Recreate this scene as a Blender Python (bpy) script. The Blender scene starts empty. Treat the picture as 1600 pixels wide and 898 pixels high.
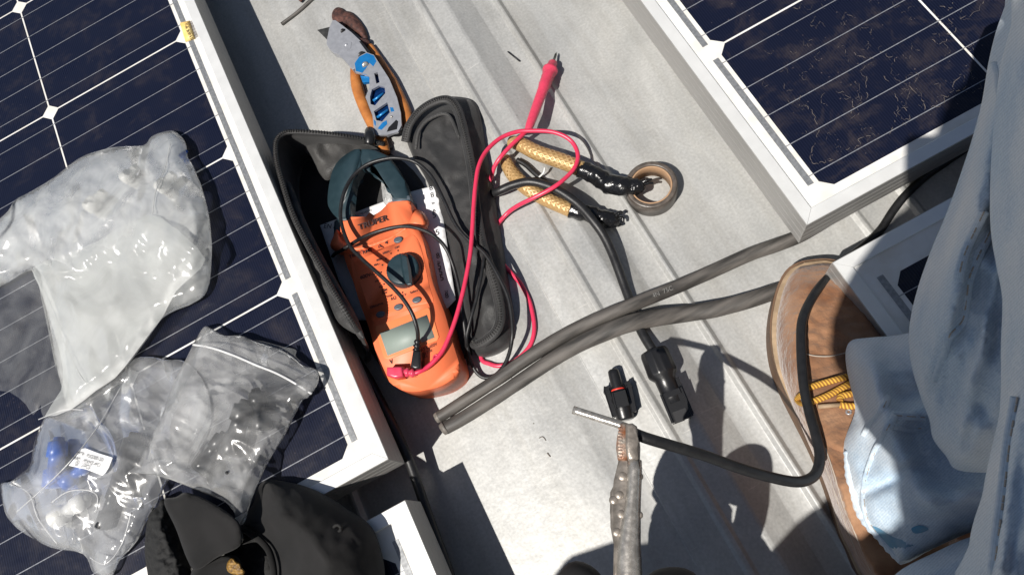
import bpy, bmesh, math, random
from mathutils import Vector, Matrix, noise
from mathutils.geometry import delaunay_2d_cdt
random.seed(7)
R = math.radians
# ---------------------------------------------------------------- camera, world, sun
sc = bpy.context.scene
F = 1163.12
CM = ((0.8753662, 0.48287544, 0.02377635), (-0.44278569, 0.82049392, -0.3615668), (-0.19410008, 0.30597553, 0.93204299))
CP = Vector((0.18997, -0.63535, 0.64077))
H = 75.0          # top of the solar panels above the roof sheet, mm
cd = bpy.data.cameras.new('camera'); cam = bpy.data.objects.new('camera', cd); sc.collection.objects.link(cam)
M3 = Matrix(CM)
cam.matrix_world = Matrix.Translation(CP) @ M3.to_4x4()
cd.sensor_width = 36; cd.lens = F / 1600 * 36; cd.clip_start = 0.004; cd.clip_end = 500
sc.camera = cam
SUN = Vector((-41.2, -20.0, 75.0)).normalized()
world = bpy.data.worlds.new('World'); sc.world = world; world.use_nodes = True
wn = world.node_tree.nodes; wl = world.node_tree.links
bgn = wn['Background']; sky = wn.new('ShaderNodeTexSky'); sky.sky_type = 'NISHITA'; sky.sun_disc = False
sky.sun_elevation = math.asin(SUN.z); sky.sun_rotation = math.atan2(SUN.x, SUN.y)
wl.new(sky.outputs[0], bgn.inputs[0]); bgn.inputs[1].default_value = 0.045
sd = bpy.data.lights.new('sun', 'SUN'); sd.energy = 5.0; sd.angle = R(0.53); sd.color = (1, 0.955, 0.89)
so = bpy.data.objects.new('sun', sd); sc.collection.objects.link(so)
so.rotation_euler = SUN.to_track_quat('Z', 'Y').to_euler(); so.location = (0, 0, 5)
sc.view_settings.view_transform = 'Standard'; sc.view_settings.look = 'None'
sc.view_settings.exposure = 0.2; sc.view_settings.gamma = 1
try:
    sc.cycles.transparent_max_bounces = 16; sc.cycles.max_bounces = 8
except Exception: pass

# ---------------------------------------------------------------- helpers
def P(x, y, z=0.0):
    """photo pixel (1600 wide) seen at height z mm above the roof -> metres"""
    d = M3 @ Vector(((x - 800) / F, -(y - 449) / F, -1.0))
    p = CP + d * ((z / 1000 - CP.z) / d.z)
    if z < 30:          # low things rest on the ribs, not inside them
        z += roofz(p.x * 1000) * (1 - max(z, 0) / 30); p = CP + d * ((z / 1000 - CP.z) / d.z)
    return p
RIB = [(30, 0), (120, 11.0), (131, 13.0), (168, 15.8), (172, 15.6), (197.2, 11.4), (197.6, 12.6), (226, 13.2), (229, 15.6), (233, 15.6), (236, 13.0), (254, 14.2), (257, 13.6), (281, .8), (285, .3), (299, .4), (302, 4.8), (304.5, 4.8), (308, .3), (311, 0)]
def roofz(x):
    for (a, za), (b, zb_) in zip(RIB, RIB[1:]):
        if a <= x <= b: return za + (zb_ - za) * (x - a) / (b - a)
    return 0.0
def W(x, y, z): return Vector((x / 1000, y / 1000, z / 1000))
def link(o): sc.collection.objects.link(o); return o
def tag(o, label=None, cat=None, group=None, kind=None):
    if label: o['label'] = label
    if cat: o['category'] = cat
    if group: o['group'] = group
    if kind: o['kind'] = kind
    return o
def thing(name, label, cat, loc, group=None):
    o = bpy.data.objects.new(name, None); link(o); o.location = loc; o.empty_display_size = 0.02
    return tag(o, label, cat, group)
def obj(name, bm, m, parent=None, smooth=True):
    bmesh.ops.recalc_face_normals(bm, faces=bm.faces)
    me = bpy.data.meshes.new(name); bm.to_mesh(me); bm.free()
    for mm in (m if isinstance(m, (list, tuple)) else [m]): me.materials.append(mm)
    if smooth:
        for p in me.polygons: p.use_smooth = True
    o = link(bpy.data.objects.new(name, me))
    if parent is not None:
        o.parent = parent
        o.matrix_parent_inverse = world_of(parent).inverted()
    return o
def world_of(o):
    m = Matrix.Translation(o.location) @ o.rotation_euler.to_matrix().to_4x4()
    return m if o.parent is None else world_of(o.parent) @ o.matrix_parent_inverse @ m
def crom(pts, n=8, closed=False):
    pts = [Vector(p) for p in pts]; out = []; N = len(pts)
    rng = range(N if closed else N - 1)
    for i in rng:
        if closed: a, b, c, d = pts[(i - 1) % N], pts[i], pts[(i + 1) % N], pts[(i + 2) % N]
        else: a, b, c, d = pts[max(i - 1, 0)], pts[i], pts[i + 1], pts[min(i + 2, N - 1)]
        for k in range(n):
            t = k / n
            out.append(0.5 * ((2 * b) + (c - a) * t + (2 * a - 5 * b + 4 * c - d) * t * t + (3 * b - a - 3 * c + d) * t ** 3))
    if not closed: out.append(pts[-1])
    return out
def tube(bm, pts, r, seg=12, cap=True, flat=1.0, rib=None):
    """tube through 3-D points (m); r mm, number or list; uv = length, angle"""
    uv = bm.loops.layers.uv.verify()
    pts = [Vector(p) for p in pts]; n = len(pts)
    rs = [r] * n if not isinstance(r, (list, tuple)) else [r[min(len(r) - 1, int(i / (n - 1) * (len(r) - 1)))] * (1 - (i / (n - 1) * (len(r) - 1)) % 1) + r[min(len(r) - 1, int(i / (n - 1) * (len(r) - 1)) + 1)] * ((i / (n - 1) * (len(r) - 1)) % 1) for i in range(n)]
    rings = []; L = 0; Ls = []
    for i, p in enumerate(pts):
        t = (pts[min(i + 1, n - 1)] - pts[max(i - 1, 0)]).normalized()
        s = t.cross(Vector((0, 0, 1)))
        if s.length < 1e-3: s = t.cross(Vector((0, 1, 0)))
        s.normalize(); u = s.cross(t)
        if i: L += (p - pts[i - 1]).length
        Ls.append(L)
        rr = rs[i] / 1000
        if rib: rr *= rib(L * 1000)
        rings.append([bm.verts.new(p + (s * math.cos(2 * math.pi * k / seg) + u * flat * math.sin(2 * math.pi * k / seg)) * rr) for k in range(seg)])
    for i in range(n - 1):
        for k in range(seg):
            f = bm.faces.new((rings[i][k], rings[i][(k + 1) % seg], rings[i + 1][(k + 1) % seg], rings[i + 1][k]))
            for lp, (a, b) in zip(f.loops, ((i, k), (i, k + 1), (i + 1, k + 1), (i + 1, k))): lp[uv].uv = (Ls[a], b / seg)
    if cap:
        bm.faces.new(rings[0][::-1]); bm.faces.new(rings[-1])
    return bm
def T(pts, r, **k): return tube(bmesh.new(), pts, r, **k)
def pxs(l, z=None, n=8):
    """pixel path: (x,y,z) triples, smoothed in 3-D"""
    return crom([P(*q) if len(q) == 3 else P(q[0], q[1], z) for q in l], n)
def slab_w(bm, poly, z0, z1, bev=0, seg=3, bottom=False):
    """poly: list of (x,y) metres; straight-sided block z0..z1 mm"""
    vs0 = [bm.verts.new((x, y, z0 / 1000)) for x, y in poly]; vs1 = [bm.verts.new((x, y, z1 / 1000)) for x, y in poly]
    n = len(poly); b = bm.faces.new(vs0[::-1]); t = bm.faces.new(vs1)
    for i in range(n): bm.faces.new((vs0[i], vs0[(i + 1) % n], vs1[(i + 1) % n], vs1[i]))
    if bev:
        ed = list(t.edges) + (list(b.edges) if bottom else [])
        bmesh.ops.bevel(bm, geom=ed, offset=bev / 1000, segments=seg, profile=0.6, affect='EDGES', clamp_overlap=True)
    return bm
def slab(outline, z0, z1, bev=0, seg=3, n=0, bm=None, bottom=False):
    o = [P(x, y, z1) for x, y in outline]
    if n: o = crom(o, n, True)
    return slab_w(bm or bmesh.new(), [(v.x, v.y) for v in o], z0, z1, bev, seg, bottom)
def inside(x, y, pl):
    c = False; j = len(pl) - 1
    for i in range(len(pl)):
        xi, yi = pl[i]; xj, yj = pl[j]
        if (yi > y) != (yj > y) and x < (xj - xi) * (y - yi) / (yj - yi) + xi: c = not c
        j = i
    return c
def edist(x, y, pl):
    m = 1e9; n = len(pl)
    for i in range(n):
        x1, y1 = pl[i]; x2, y2 = pl[(i + 1) % n]
        dx, dy = x2 - x1, y2 - y1; t = max(0, min(1, ((x - x1) * dx + (y - y1) * dy) / (dx * dx + dy * dy + 1e-9)))
        m = min(m, math.hypot(x - x1 - t * dx, y - y1 - t * dy))
    return m
def fill(outline, ztop, step=6, zbot=None, n=4, jit=0.25, bm=None, smooth=True, ray=True):
    """draped / pillow sheet over a pixel outline: ztop(x,y,d) mm, optional underside zbot(x,y,d) mm"""
    bm = bm or bmesh.new(); uv = bm.loops.layers.uv.verify()
    pl = [(v[0], v[1]) for v in crom([Vector((x, y, 0)) for x, y in outline], n, True)] if smooth else list(outline)
    q = [pl[0]]
    for p in pl[1:]:
        if math.hypot(p[0] - q[-1][0], p[1] - q[-1][1]) > step * .5: q.append(p)
    if not smooth:
        q2 = []
        for i in range(len(q)):
            a, b = q[i], q[(i + 1) % len(q)]; k = max(1, int(math.hypot(a[0] - b[0], a[1] - b[1]) / step))
            q2 += [(a[0] + (b[0] - a[0]) * j / k, a[1] + (b[1] - a[1]) * j / k) for j in range(k)]
        q = q2
    pl = q; nb = len(pl); pts = [Vector(p) for p in pl]
    x0 = min(p[0] for p in pl); x1 = max(p[0] for p in pl); y0 = min(p[1] for p in pl); y1 = max(p[1] for p in pl)
    y = y0; row = 0
    while y < y1:
        x = x0 + (row % 2) * step / 2
        while x < x1:
            xx = x + random.uniform(-jit, jit) * step; yy = y + random.uniform(-jit, jit) * step
            if inside(xx, yy, pl) and edist(xx, yy, pl) > step * .45: pts.append(Vector((xx, yy)))
            x += step
        y += step * .87; row += 1
    r = delaunay_2d_cdt(pts, [(i, (i + 1) % nb) for i in range(nb)], [], 1, 1e-4)
    V, Fc = r[0], r[2]
    ds = [edist(v[0], v[1], pl) for v in V]
    tw = [P(v[0], v[1], ztop(v[0], v[1], d)) for v, d in zip(V, ds)]
    tv = [bm.verts.new(w) for w in tw]
    for f in Fc:
        fa = bm.faces.new([tv[i] for i in f])
        for lp, i in zip(fa.loops, f): lp[uv].uv = (V[i][0] / 100, V[i][1] / 100)
    if zbot:
        bv = [bm.verts.new(P(V[i][0], V[i][1], min(tw[i].z * 1000 - .3, zbot(V[i][0], V[i][1], ds[i])))) if ray else bm.verts.new((tw[i].x, tw[i].y, min(tw[i].z - .0003, zbot(V[i][0], V[i][1], ds[i]) / 1000))) for i in range(len(V))]
        cnt = {}
        for f in Fc:
            fa = bm.faces.new([bv[i] for i in f[::-1]])
            for k in range(len(f)):
                a, b = f[k], f[(k + 1) % len(f)]; cnt[(a, b)] = 1
        for (a, b) in cnt:
            if (b, a) not in cnt: bm.faces.new((tv[b], tv[a], bv[a], bv[b]))
    return bm
def nz(x, y, s, o=0): return noise.noise(Vector((x / s, y / s, o)))
def ridge(x, y, s, o=0): return 1 - abs(noise.noise(Vector((x / s, y / s, o)))) * 2.2
def box(bm, x0, x1, y0, y1, z0, z1, bev=0):
    return slab_w(bm, [(x0 / 1000, y0 / 1000), (x1 / 1000, y0 / 1000), (x1 / 1000, y1 / 1000), (x0 / 1000, y1 / 1000)], z0, z1, bev, 2)
def lathe(bm, axis_pts, seg=24):
    """axis_pts: list of (point m, radius mm) along any axis"""
    return tube(bm, [a for a, _ in axis_pts], [b for _, b in axis_pts], seg=seg)
def axial(a, b, prof, seg=20, bm=None, rib=None):
    """solid of revolution from a to b; prof (t 0..1, r mm); rib(k) radius factor per segment"""
    bm = bm or bmesh.new(); d = b - a; t = d.normalized(); s = t.cross(Vector((0, 0, 1)))
    if s.length < .05: s = t.cross(Vector((0, 1, 0)))
    s.normalize(); u = s.cross(t); rings = []
    for q in prof:
        c = a + d * q[0]; rings.append([bm.verts.new(c + (s * math.cos(2 * math.pi * k / seg) + u * math.sin(2 * math.pi * k / seg)) * q[1] / 1000 * (rib(k) if rib and len(q) > 2 else 1)) for k in range(seg)])
    for i in range(len(rings) - 1):
        for k in range(seg): bm.faces.new((rings[i][k], rings[i][(k + 1) % seg], rings[i + 1][(k + 1) % seg], rings[i + 1][k]))
    bm.faces.new(rings[0][::-1]); bm.faces.new(rings[-1]); return bm
def text(s, p0, p1, z, m, parent, name='lettering', lift=0.25, bold=0.0, tall=1.0):
    """flat letters whose baseline runs from pixel p0 to pixel p1 at height z"""
    a = P(p0[0], p0[1], z + lift); b = P(p1[0], p1[1], z + lift)
    c = bpy.data.curves.new(name, 'FONT'); c.body = s; c.size = 1; c.extrude = 0.0; c.offset = bold
    o = link(bpy.data.objects.new(name, c)); bpy.context.view_layer.update()
    wdt = max(o.dimensions.x, 1e-3); k = (b - a).length / wdt
    me = bpy.data.meshes.new_from_object(o); bpy.data.objects.remove(o)
    X = (b - a).normalized(); Z = Vector((0, 0, 1)); Y = Z.cross(X).normalized(); Z = X.cross(Y)
    mt = Matrix((X, Y, Z)).transposed()
    for v in me.vertices: v.co = a + mt @ Vector((v.co.x * k, v.co.y * k * tall, 0))
    me.materials.clear(); me.materials.append(m); me.name = name
    o = link(bpy.data.objects.new(name, me))
    if parent is not None:
        o.parent = parent; o.matrix_parent_inverse = world_of(parent).inverted()
    return o

# ---------------------------------------------------------------- materials
def mat(name, col, rough=.5, metal=0, var=0, vs=60, col2=None, bump=0, bs=200, bd=.0005, spec=.5, coat=0, sheen=0, stretch=None, detail=4, alpha=None, sss=0):
    m = bpy.data.materials.new(name); m.use_nodes = True; nt = m.node_tree; b = nt.nodes['Principled BSDF']; L = nt.links.new
    b.inputs['Base Color'].default_value = (*col, 1); b.inputs['Roughness'].default_value = rough; b.inputs['Metallic'].default_value = metal
    b.inputs['Specular IOR Level'].default_value = spec; b.inputs['Coat Weight'].default_value = coat
    if sheen: b.inputs['Sheen Weight'].default_value = sheen
    tc = nt.nodes.new('ShaderNodeTexCoord'); co = tc.outputs['Object']
    if stretch:
        mp = nt.nodes.new('ShaderNodeMapping'); L(co, mp.inputs[0]); mp.inputs['Rotation'].default_value = (0, 0, stretch[0]); mp.inputs['Scale'].default_value = stretch[1]; co = mp.outputs[0]
    if var or col2:
        n = nt.nodes.new('ShaderNodeTexNoise'); n.inputs['Scale'].default_value = vs; n.inputs['Detail'].default_value = detail; L(co, n.inputs[0])
        r = nt.nodes.new('ShaderNodeValToRGB'); r.color_ramp.elements[0].position = .35; r.color_ramp.elements[1].position = .68
        c2 = col2 or tuple(max(0, c * (1 - var)) for c in col)
        r.color_ramp.elements[0].color = (*c2, 1); r.color_ramp.elements[1].color = (*col, 1)
        L(n.outputs[0], r.inputs[0]); L(r.outputs[0], b.inputs['Base Color'])
        mr = nt.nodes.new('ShaderNodeMapRange'); mr.inputs[3].default_value = max(0.02, rough - .12); mr.inputs[4].default_value = min(1, rough + .1)
        L(n.outputs[0], mr.inputs[0]); L(mr.outputs[0], b.inputs['Roughness'])
    if bump:
        n2 = nt.nodes.new('ShaderNodeTexNoise'); n2.inputs['Scale'].default_value = bs; n2.inputs['Detail'].default_value = 5; L(co, n2.inputs[0])
        bp = nt.nodes.new('ShaderNodeBump'); bp.inputs['Strength'].default_value = bump; bp.inputs['Distance'].default_value = bd
        L(n2.outputs[0], bp.inputs['Height']); L(bp.outputs[0], b.inputs['Normal'])
    return m
def N(m, t, **k):
    n = m.node_tree.nodes.new(t)
    for a, v in k.items():
        if a in n.inputs.keys() if hasattr(n.inputs, 'keys') else False: n.inputs[a].default_value = v
        else: setattr(n, a, v)
    return n
def film(name, op, milky=.75, tint=(.8, .81, .8), rough=.3, bs=180, bump=.6, var=.5, vs=25):
    """thin polythene: see-through film mixed with milky scatter and a glossy skin"""
    m = bpy.data.materials.new(name); m.use_nodes = True; nt = m.node_tree; nt.nodes.remove(nt.nodes['Principled BSDF']); L = nt.links.new
    out = nt.nodes['Material Output']
    tr = nt.nodes.new('ShaderNodeBsdfTransparent'); tr.inputs[0].default_value = (.97, .975, .98, 1)
    df = nt.nodes.new('ShaderNodeBsdfDiffuse'); df.inputs[0].default_value = (*tint, 1)
    tl = nt.nodes.new('ShaderNodeBsdfTranslucent'); tl.inputs[0].default_value = (*tint, 1)
    gl = nt.nodes.new('ShaderNodeBsdfGlossy'); gl.inputs['Roughness'].default_value = rough; gl.inputs[0].default_value = (1, 1, 1, 1)
    a = nt.nodes.new('ShaderNodeMixShader'); a.inputs[0].default_value = .35; L(df.outputs[0], a.inputs[1]); L(tl.outputs[0], a.inputs[2])
    b = nt.nodes.new('ShaderNodeMixShader'); L(tr.outputs[0], b.inputs[1]); L(a.outputs[0], b.inputs[2])
    fr = nt.nodes.new('ShaderNodeFresnel'); fr.inputs[0].default_value = 1.5
    c = nt.nodes.new('ShaderNodeMixShader'); L(b.outputs[0], c.inputs[1]); L(gl.outputs[0], c.inputs[2]); L(fr.outputs[0], c.inputs[0]); L(c.outputs[0], out.inputs[0])
    tc = nt.nodes.new('ShaderNodeTexCoord')
    n = nt.nodes.new('ShaderNodeTexNoise'); n.inputs['Scale'].default_value = vs; n.inputs['Detail'].default_value = 3; n.inputs['Distortion'].default_value = 1.5; L(tc.outputs['Object'], n.inputs[0])
    mr = nt.nodes.new('ShaderNodeMapRange'); mr.inputs[1].default_value = .3; mr.inputs[2].default_value = .7
    mr.inputs[3].default_value = max(0, op - var * .5 * op); mr.inputs[4].default_value = min(1, op + var * .5 * op); L(n.outputs[0], mr.inputs[0]); L(mr.outputs[0], b.inputs[0])
    n2 = nt.nodes.new('ShaderNodeTexNoise'); n2.noise_type = 'RIDGED_MULTIFRACTAL'; n2.inputs['Scale'].default_value = bs; n2.inputs['Detail'].default_value = 4; n2.inputs['Distortion'].default_value = 1.6
    mpf = nt.nodes.new('ShaderNodeMapping'); mpf.inputs['Scale'].default_value = (1, .45, 1); mpf.inputs['Rotation'].default_value = (0, 0, .6); L(tc.outputs['Object'], mpf.inputs[0]); L(mpf.outputs[0], n2.inputs[0])
    bp = nt.nodes.new('ShaderNodeBump'); bp.inputs['Strength'].default_value = bump; bp.inputs['Distance'].default_value = .0045
    L(n2.outputs[0], bp.inputs['Height'])
    for s in (df, tl, gl, fr): L(bp.outputs[0], s.inputs['Normal'])
    return m
MT = {}
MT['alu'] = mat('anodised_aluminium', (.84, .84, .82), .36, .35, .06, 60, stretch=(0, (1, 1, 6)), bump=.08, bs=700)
MT['alu_side_shaded'] = mat('anodised_aluminium_shaded', (.46, .45, .43), .5, .45, .18, 120, stretch=(0, (1, 1, 25)), bump=.15, bs=500)  # same aluminium as the lip; shade of the side faces put into the colour
MT['back'] = mat('white_backsheet', (.77, .765, .745), .35, 0, col2=(.68, .655, .60), vs=55, coat=.3)
MT['ribbon'] = mat('tinned_ribbon', (.36, .37, .38), .4, .5, .3, 400)
MT['bus'] = mat('silver_busbar', (.34, .35, .38), .35, .4, .3, 500)
MT['black_pl'] = mat('black_plastic', (.012, .012, .013), .32, 0, bump=.15, bs=900)
MT['black_rub'] = mat('black_rubber', (.016, .016, .017), .45, 0, .3, 200, bump=.2, bs=700)
MT['tape'] = mat('black_vinyl_tape', (.009, .009, .01), .22, 0, bump=.8, bs=160, bd=.0015)
MT['red_cable'] = mat('red_silicone_cable', (.70, .04, .10), .35, 0, .1, 100)
MT['red_plug'] = mat('red_plug_plastic', (.70, .06, .12), .32, 0, .12, 300)
MT['orange'] = mat('orange_meter_plastic', (.85, .19, .075), .5, 0, .06, 60, bump=.06, bs=1200, bd=.0002, spec=.4)
MT['orange2'] = mat('pale_orange_plastic', (.85, .24, .09), .36, 0, .05, 60)
MT['teal'] = mat('dark_teal_plastic', (.018, .038, .048), .42, 0, .15, 150, bump=.1, bs=1500, bd=.0002)
MT['btn'] = mat('grey_rubber_button', (.09, .11, .13), .4, 0, .2, 300)
MT['lcd'] = mat('lcd_glass', (.25, .30, .27), .55, 0, .1, 40, spec=.6)
MT['ink'] = mat('dark_ink', (.03, .012, .012), .6)
MT['inkb'] = mat('black_ink', (.012, .012, .014), .6)
MT['paper'] = mat('white_paper', (.80, .80, .80), .7, 0, .04, 40)
MT['handle'] = mat('worn_orange_grip', (.48, .18, .045), .45, 0, col2=(.3, .1, .025), vs=70, bump=.3, bs=300)
MT['rust'] = mat('rusty_steel', (.14, .06, .045), .7, .2, col2=(.04, .02, .018), vs=250, bump=.6, bs=500)
MT['steel'] = mat('brushed_knife_steel', (.40, .41, .44), .42, .45, .12, 200, bump=.1, bs=800)
MT['steel_dk'] = mat('dark_blade_steel', (.17, .165, .15), .4, .8, .3, 200)
MT['chrome'] = mat('worn_chrome', (.50, .47, .43), .27, .55, .4, 260, bump=.3, bs=500, bd=.0004, spec=.8)
MT['chrome2'] = mat('dull_plier_plate', (.34, .30, .26), .4, .5, .4, 200, bump=.4, bs=500)
MT['copper'] = mat('copper_stained_jaw', (.33, .29, .25), .4, .5, col2=(.33, .13, .06), vs=160, bump=.8, bs=500)
MT['blue'] = mat('blue_anodised', (.015, .20, .52), .32, .3, .15, 200)
MT['blue_dk'] = mat('deep_blue_anodised', (.006, .05, .22), .25, .6, .4, 200)
MT['grey_cable'] = mat('weathered_grey_sheath', (.135, .122, .11), .6, 0, col2=(.04, .037, .034), vs=75, stretch=(R(-26), (.3, 2.0, 1)), bump=.4, bs=200)
MT['cut_end'] = mat('pale_cut_sheath', (.20, .18, .16), .6, 0, .4, 300)
MT['pouch'] = mat('black_pouch_fabric', (.028, .027, .027), .62, 0, col2=(.014, .014, .014), vs=45, bump=.5, bs=900, bd=.0006, sheen=.15)
MT['pouch_in'] = mat('dusty_black_lining', (.045, .043, .041), .6, 0, col2=(.016, .016, .016), vs=30, bump=.6, bs=600, bd=.0008, sheen=.2)
MT['zip'] = mat('black_zipper_teeth', (.03, .028, .026), .35, .2, .3, 900)
MT['cap'] = mat('black_cotton_twill', (.020, .019, .019), .9, 0, col2=(.008, .008, .008), vs=18, bump=.6, bs=1500, bd=.0004, sheen=.1, spec=.2)
MT['cap_in'] = mat('black_mesh_lining', (.006, .006, .006), .8, 0, bump=.9, bs=120, bd=.003)
MT['gold'] = mat('gold_embroidery', (.34, .19, .035), .6, .1, col2=(.1, .05, .01), vs=500, bump=.8, bs=600)
MT['core'] = mat('brown_cardboard_core', (.42, .26, .15), .7, 0, .15, 150)
MT['taperoll'] = mat('brown_grey_tape_side', (.12, .10, .085), .38, 0, .4, 250, bump=.3, bs=500)
MT['leather'] = mat('tan_nubuck_leather', (.38, .215, .125), .92, 0, col2=(.19, .085, .042), vs=30, bump=1.0, bs=170, bd=.0018, sheen=.3, spec=.08)
MT['welt'] = mat('pale_boot_welt', (.45, .32, .2), .7, 0, .3, 120, bump=.4, bs=300)
MT['sole'] = mat('brown_boot_sole', (.16, .09, .05), .7, 0, .3, 80)
MT['white_pl'] = mat('white_plastic', (.6, .6, .58), .4)
MT['blue_pl'] = mat('blue_plastic', (.02, .1, .42), .35)
MT['dirt'] = mat('dried_dirt', (.17, .145, .125), .95)
MT['darkbit'] = mat('dark_debris', (.02, .018, .015), .8)
MT['skin'] = mat('skin', (.30, .16, .10), .5, 0, .15, 80, bump=.2, bs=300)
MT['glove'] = mat('black_work_glove', (.014, .013, .013), .7, 0, .3, 90, bump=.6, bs=500)
MT['shirt'] = mat('dark_shirt', (.03, .03, .034), .85, 0, .3, 40, bump=.4, bs=300)
MT['hair'] = mat('dark_hair', (.012, .01, .008), .6, 0, bump=.8, bs=300)
MT['thread'] = mat('faded_stitching', (.42, .36, .30), .85)
# red seal
MT['seal'] = mat('red_seal', (.7, .05, .03), .4)
MT['yellab'] = mat('yellow_sticker', (.75, .45, .10), .5, 0, col2=(.78, .62, .25), vs=60)

def m_denim():
    m = mat('pale_blue_denim', (.33, .40, .47), .85, 0, spec=.2, sheen=.2); nt = m.node_tree; L = nt.links.new; b = nt.nodes['Principled BSDF']
    uvn = nt.nodes.new('ShaderNodeUVMap'); tc = nt.nodes.new('ShaderNodeTexCoord')
    n = nt.nodes.new('ShaderNodeTexNoise'); n.inputs['Scale'].default_value = 16; n.inputs['Detail'].default_value = 5; L(tc.outputs['Object'], n.inputs[0])
    r = nt.nodes.new('ShaderNodeValToRGB'); r.color_ramp.elements[0].color = (.46, .58, .70, 1); r.color_ramp.elements[1].color = (.73, .77, .80, 1)
    r.color_ramp.elements[0].position = .33; r.color_ramp.elements[1].position = .66; L(n.outputs[0], r.inputs[0])
    w = nt.nodes.new('ShaderNodeTexWave'); w.inputs['Scale'].default_value = 11; w.inputs['Distortion'].default_value = 1.6; w.bands_direction = 'DIAGONAL'; L(uvn.outputs[0], w.inputs[0])
    n2 = nt.nodes.new('ShaderNodeTexNoise'); n2.inputs['Scale'].default_value = 700; n2.inputs['Detail'].default_value = 2; L(tc.outputs['Object'], n2.inputs[0])
    mx = nt.nodes.new('ShaderNodeMixRGB'); mx.blend_type = 'MULTIPLY'; mx.inputs[0].default_value = .13; L(r.outputs[0], mx.inputs[1]); L(w.outputs[0], mx.inputs[2])
    mx2 = nt.nodes.new('ShaderNodeMixRGB'); mx2.blend_type = 'OVERLAY'; mx2.inputs[0].default_value = .35; L(mx.outputs[0], mx2.inputs[1]); L(n2.outputs[0], mx2.inputs[2]); L(mx2.outputs[0], b.inputs['Base Color'])
    bp = nt.nodes.new('ShaderNodeBump'); bp.inputs['Strength'].default_value = .35; bp.inputs['Distance'].default_value = .0006; L(n2.outputs[0], bp.inputs['Height'])
    n5 = nt.nodes.new('ShaderNodeTexNoise'); n5.noise_type = 'RIDGED_MULTIFRACTAL'; n5.inputs['Scale'].default_value = 14; n5.inputs['Detail'].default_value = 3; n5.inputs['Distortion'].default_value = 1.0; L(tc.outputs['Object'], n5.inputs[0])
    b5 = nt.nodes.new('ShaderNodeBump'); b5.inputs['Strength'].default_value = .7; b5.inputs['Distance'].default_value = .004; L(n5.outputs[0], b5.inputs['Height']); L(b5.outputs[0], bp.inputs['Normal']); L(bp.outputs[0], b.inputs['Normal'])
    return m
MT['denim'] = m_denim()
def m_cell(name, dusty):
    m = mat(name, (.006, .008, .028), .22, 0, spec=.35, coat=0); nt = m.node_tree; L = nt.links.new; b = nt.nodes['Principled BSDF']
    tc = nt.nodes.new('ShaderNodeTexCoord')
    # thin silver fingers run along Y, one every 1.9 mm
    w = nt.nodes.new('ShaderNodeTexWave'); w.bands_direction = 'X'; w.inputs['Scale'].default_value = 1 / .0021 * math.pi * 2 / 20; w.inputs['Distortion'].default_value = 0; L(tc.outputs['Object'], w.inputs[0])
    rp = nt.nodes.new('ShaderNodeValToRGB'); rp.color_ramp.elements[0].position = .72; rp.color_ramp.elements[1].position = .98; L(w.outputs[0], rp.inputs[0])
    mx = nt.nodes.new('ShaderNodeMixRGB'); mx.inputs[1].default_value = (.0035, .0050, .016, 1); mx.inputs[2].default_value = (.013, .017, .036, 1); L(rp.outputs[0], mx.inputs[0])
    n = nt.nodes.new('ShaderNodeTexNoise'); n.inputs['Scale'].default_value = 38; n.inputs['Detail'].default_value = 9; n.inputs['Roughness'].default_value = .72; n.inputs['Distortion'].default_value = .4; L(tc.outputs['Object'], n.inputs[0])
    r2 = nt.nodes.new('ShaderNodeValToRGB'); r2.color_ramp.elements[0].position = .50; r2.color_ramp.elements[1].position = .80
    r2.color_ramp.elements[1].color = (dusty, dusty, dusty, 1); L(n.outputs[0], r2.inputs[0])
    mx2 = nt.nodes.new('ShaderNodeMixRGB'); mx2.inputs[2].default_value = (.085, .066, .058, 1); L(mx.outputs[0], mx2.inputs[1]); L(r2.outputs[0], mx2.inputs[0])
    v = nt.nodes.new('ShaderNodeTexVoronoi'); v.inputs['Scale'].default_value = 130; L(tc.outputs['Object'], v.inputs[0])
    r3 = nt.nodes.new('ShaderNodeValToRGB'); r3.color_ramp.elements[0].color = (dusty * 1.2,) * 3 + (1,); r3.color_ramp.elements[1].color = (0, 0, 0, 1); r3.color_ramp.elements[1].position = .09; L(v.outputs[0], r3.inputs[0])
    mx3 = nt.nodes.new('ShaderNodeMixRGB'); mx3.inputs[2].default_value = (.24, .19, .17, 1); L(mx2.outputs[0], mx3.inputs[1]); L(r3.outputs[0], mx3.inputs[0])
    L(mx3.outputs[0], b.inputs['Base Color'])
    mr = nt.nodes.new('ShaderNodeMapRange'); mr.inputs[3].default_value = .16; mr.inputs[4].default_value = .5; L(n.outputs[0], mr.inputs[0]); L(mr.outputs[0], b.inputs['Roughness'])
    return m
MT['cell'] = m_cell('solar_cell_silicon', .25); MT['cell_dusty'] = m_cell('dusty_solar_cell', .5)
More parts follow.
